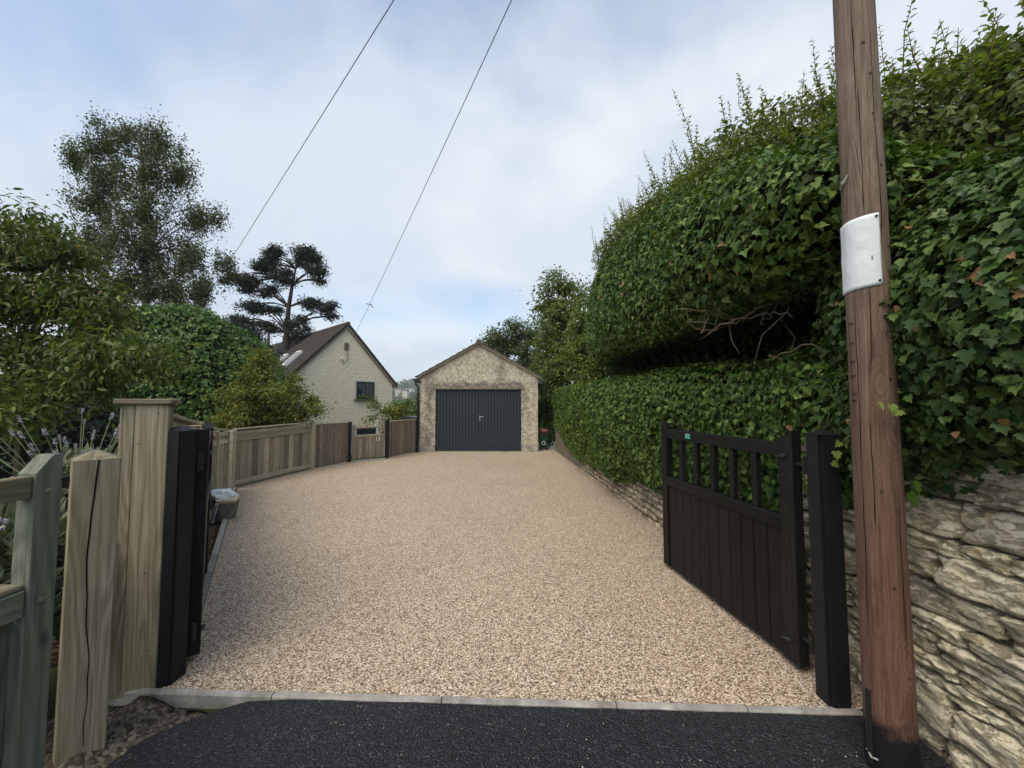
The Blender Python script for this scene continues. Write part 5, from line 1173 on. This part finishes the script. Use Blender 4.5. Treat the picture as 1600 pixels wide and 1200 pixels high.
# lavender by the near gate
def lavender(label, c, rad, nsp, seed):
    t = thing('lavender', label, 'lavender', (c[0], c[1], -.05), group='lavender plants behind the posts'); c = np.array(c)
    n = 2600; d = unit(rng.normal(0, 1, (n, 3)) + np.array((0, 0, .5))); P = c + d * np.array(rad) * (rng.random((n, 1)) ** .35)
    D = d + np.array((0, 0, .5)) + rng.normal(0, .35, (n, 3)); foliage(t, P, rng.normal(0, 1, (n, 3)), D, rng.uniform(.06, .15, n), 'slim', 'sage_leaf', 0, 'foliage')
    MB().tube([c + np.array((0, 0, -c[2])), c], .03, 6).build('woody_stem', 'bark', t)
    sp = []
    k = 26; e = unit(np.random.default_rng(seed).normal(0, 1, (k, 3))); PP = np.array([(0, 0, z) for z in np.linspace(0, .05, k)]) + e * np.array((.010, .010, .004)); 
    me = leaf_mesh('flower_spike', PP, e + np.array((0, 0, .5)), e + np.array((0, 0, 1)), .015, 'kite', 'lavender_flower')
    for i in range(nsp):
        d = unit(np.array((rng.normal(0, .55), rng.normal(0, .5), 1.))); a = c + d * np.array(rad) * .7; e = c + d * np.array(rad) * rng.uniform(1.15, 1.75)
        if e[0] > -2.24: continue
        mid = (a + e) / 2 + np.array((0, 0, .03)); st = MB().tube([a, mid, e], .0026, 4, False).build('flower_stem', 'lavender_stem', t)
        q = Vector(tuple(e - mid)).to_track_quat('Z', 'Y').to_matrix().to_4x4(); s = rng.uniform(.55, 1.05)
        obj('flower_spike', me, st, Matrix.Translation(e) @ q @ Matrix.Diagonal((s, s, s, 1)))
lavender('tall lavender in flower rising behind the pointed post', (-2.85, 2.55, .75), (.34, .34, .44), 46, 1)
lavender('grey green lavender bush spilling behind the slanted gate stile', (-2.62, 1.95, .62), (.42, .45, .36), 34, 2)
lavender('lavender bush behind the rails of the small gate at the picture edge', (-2.75, 1.35, .6), (.4, .4, .45), 24, 3)

# ------------------------------------------------------------------ small things
def tub():
    x, y = -3.93, 5.36; t = thing('builders_tub', 'grey builders tub standing in the bed beside the fence', 'tub', (x, y, -.02)); m = MB(); n = 20
    prof = [(.115, -.02), (.15, .22), (.158, .22), (.158, .235), (.14, .235), (.105, .01)]
    rows = [[(x + r * math.cos(2 * math.pi * k / n), y + r * math.sin(2 * math.pi * k / n), z) for k in range(n + 1)] for r, z in prof]
    v, f = loft(rows); m.add(v, f); m.add([(x + .105 * math.cos(2 * math.pi * k / n), y + .105 * math.sin(2 * math.pi * k / n), .012) for k in range(n)], [tuple(range(n))]); m.build('bucket', 'tub_grey', t, smooth=False)
    m = MB(); m.tube([(x - .155, y, .22), (x - .17, y - .08, .1), (x - .02, y - .17, .06), (x + .155, y - .02, .215)], .005, 6); m.build('handle', 'dark_iron', t)
    b = thing('plastic_bag', 'crumpled white plastic bag lying on the grey tub', 'bag', (x - .03, y, .235)); rows = []
    for i in range(18):
        a = math.pi * .98 * i / 17; row = []
        for k in range(37):
            q = 2 * math.pi * k / 36; p = Vector((.15 * math.sin(a) * math.cos(q), .14 * math.sin(a) * math.sin(q), .085 * math.cos(a)))
            w = 1 + .5 * mnoise.fractal(p * 11 + Vector((3, 1, 2)), 1, 2, 4); p = p * w; row.append((x - .05 + p.x, y + p.y, .30 + p.z))
        rows.append(row)
    for r in rows: r[-1] = r[0]
    v, f = loft(rows); obj('film', mesh('film', v, f, 'bag_film', False), b)
    c = thing('stone_offcut', 'tilted cream stone offcut on top of the grey tub', 'block', (x + .07, y - .08, .25))
    o = obj('block', cbox(.2, .15, .045, .006, 'cream_block'), c, Matrix.Translation((x + .09, y - .07, .25)) @ Matrix.Rotation(.25, 4, 'Z') @ Matrix.Rotation(.28, 4, 'X'))
    k = thing('sealant_strip', 'navy and white strip leaning against the front of the tub', 'tool', (x - .02, y - .16, 0))
    timber('blade', (x - .03, y - .2, -.01), (x + .0, y - .168, .24), .035, .008, 'white_plastic', k); timber('grip', (x - .022, y - .205, .02), (x + .004, y - .178, .225), .018, .008, 'navy', k)
tub()
def wheelie(name, label, x, y, mat, h, w, symbol):
    t = thing(name, label, 'bin', (x, y, 0)); a, b = w / 2, w / 2 * .78; m = MB()
    m.add([(x - b, y - b, .06), (x + b, y - b, .06), (x + b, y + b, .06), (x - b, y + b, .06), (x - a, y - a, h), (x + a, y - a, h), (x + a, y + a, h), (x - a, y + a, h)], [(3, 2, 1, 0), (4, 5, 6, 7), (0, 1, 5, 4), (1, 2, 6, 5), (2, 3, 7, 6), (3, 0, 4, 7)])
    o = m.build('body', mat, t); bevel(o, .02)
    MB().box(x - a - .025, x + a + .025, y - a - .025, y + a + .025, h - .05, h - .002).build('rim', mat, t)
    for s in (-1, 1):
        r = [(.065, -.02), (.065, .02)]; MB().tube([(x + s * b * .8, y - b - .05, .065), (x + s * b * .8, y - b - .01, .065)], .065, 18).build('wheel', 'black_plastic', t)
        MB().tube([(x + s * b * .8, y - b - .056, .065), (x + s * b * .8, y - b - .0505, .065)], .028, 14).build('hub', 'grey_bin', t)
    if symbol:
        for j in range(3):
            m = MB(); n = 9; q0 = j * 2.094 + .4; pts = []
            yy = y - a * .92
            for i in range(n):
                q = q0 + 1.45 * i / (n - 1)
                for rr in (.045, .07): pts.append((x + rr * math.cos(q), yy - .004, h * .42 + rr * math.sin(q)))
            m.add(pts, [(2 * i, 2 * i + 1, 2 * i + 3, 2 * i + 2) for i in range(n - 1)]); q = q0 + 1.45
            m.add([(x + .033 * math.cos(q), yy - .004, h * .42 + .033 * math.sin(q)), (x + .083 * math.cos(q), yy - .004, h * .42 + .083 * math.sin(q)), (x + .06 * math.cos(q + .5), yy - .004, h * .42 + .06 * math.sin(q + .5))], [(0, 1, 2)])
            m.build('recycling_arrow', 'white_plastic', t)
    else:
        m = MB(); m.prism([(x - a - .03, h), (x + a + .03, h), (x + a + .01, h + .05), (x, h + .085), (x - a - .01, h + .05)], y - a - .03, y + a + .05); m.build('lid', mat, t)
wheelie('recycling_cart', 'small dark green wheeled recycling bin in the gap beside the garage', 1.09, 13.5, 'green_bin', .56, .34, True)
v, f = ball((1.09, 13.5, .63), .17, (1, .95, .55), 18, 12); v = [tuple(Vector(p) + (Vector(p) - Vector((1.09, 13.5, .6))) * .35 * mnoise.fractal(Vector(p) * 9, 1, 2, 3)) for p in v]
tag(obj('refuse_sack', mesh('refuse_sack', v, f, 'red_sack', True)), 'faded red sack bulging from the green recycling bin', 'sack')
wheelie('wheelie_bin', 'dark grey wheelie bin behind the fence next to the garage', -3.52, 13.25, 'grey_bin', 1.08, .5, False)

# thin summer haze over the valley
t = NT('haze'); t.n.remove(t.b); pv = t.n.new('ShaderNodeVolumePrincipled'); pv.inputs['Color'].default_value = (.86, .91, 1, 1); pv.inputs['Density'].default_value = .0006; t.l.new(pv.outputs[0], t.n['Material Output'].inputs['Volume']); M['haze'] = t.m
tag(MB().box(-420, 420, -60, 640, -32, 60).build('haze', 'haze'), 'thin pale summer haze over the valley', 'haze', kind='stuff')
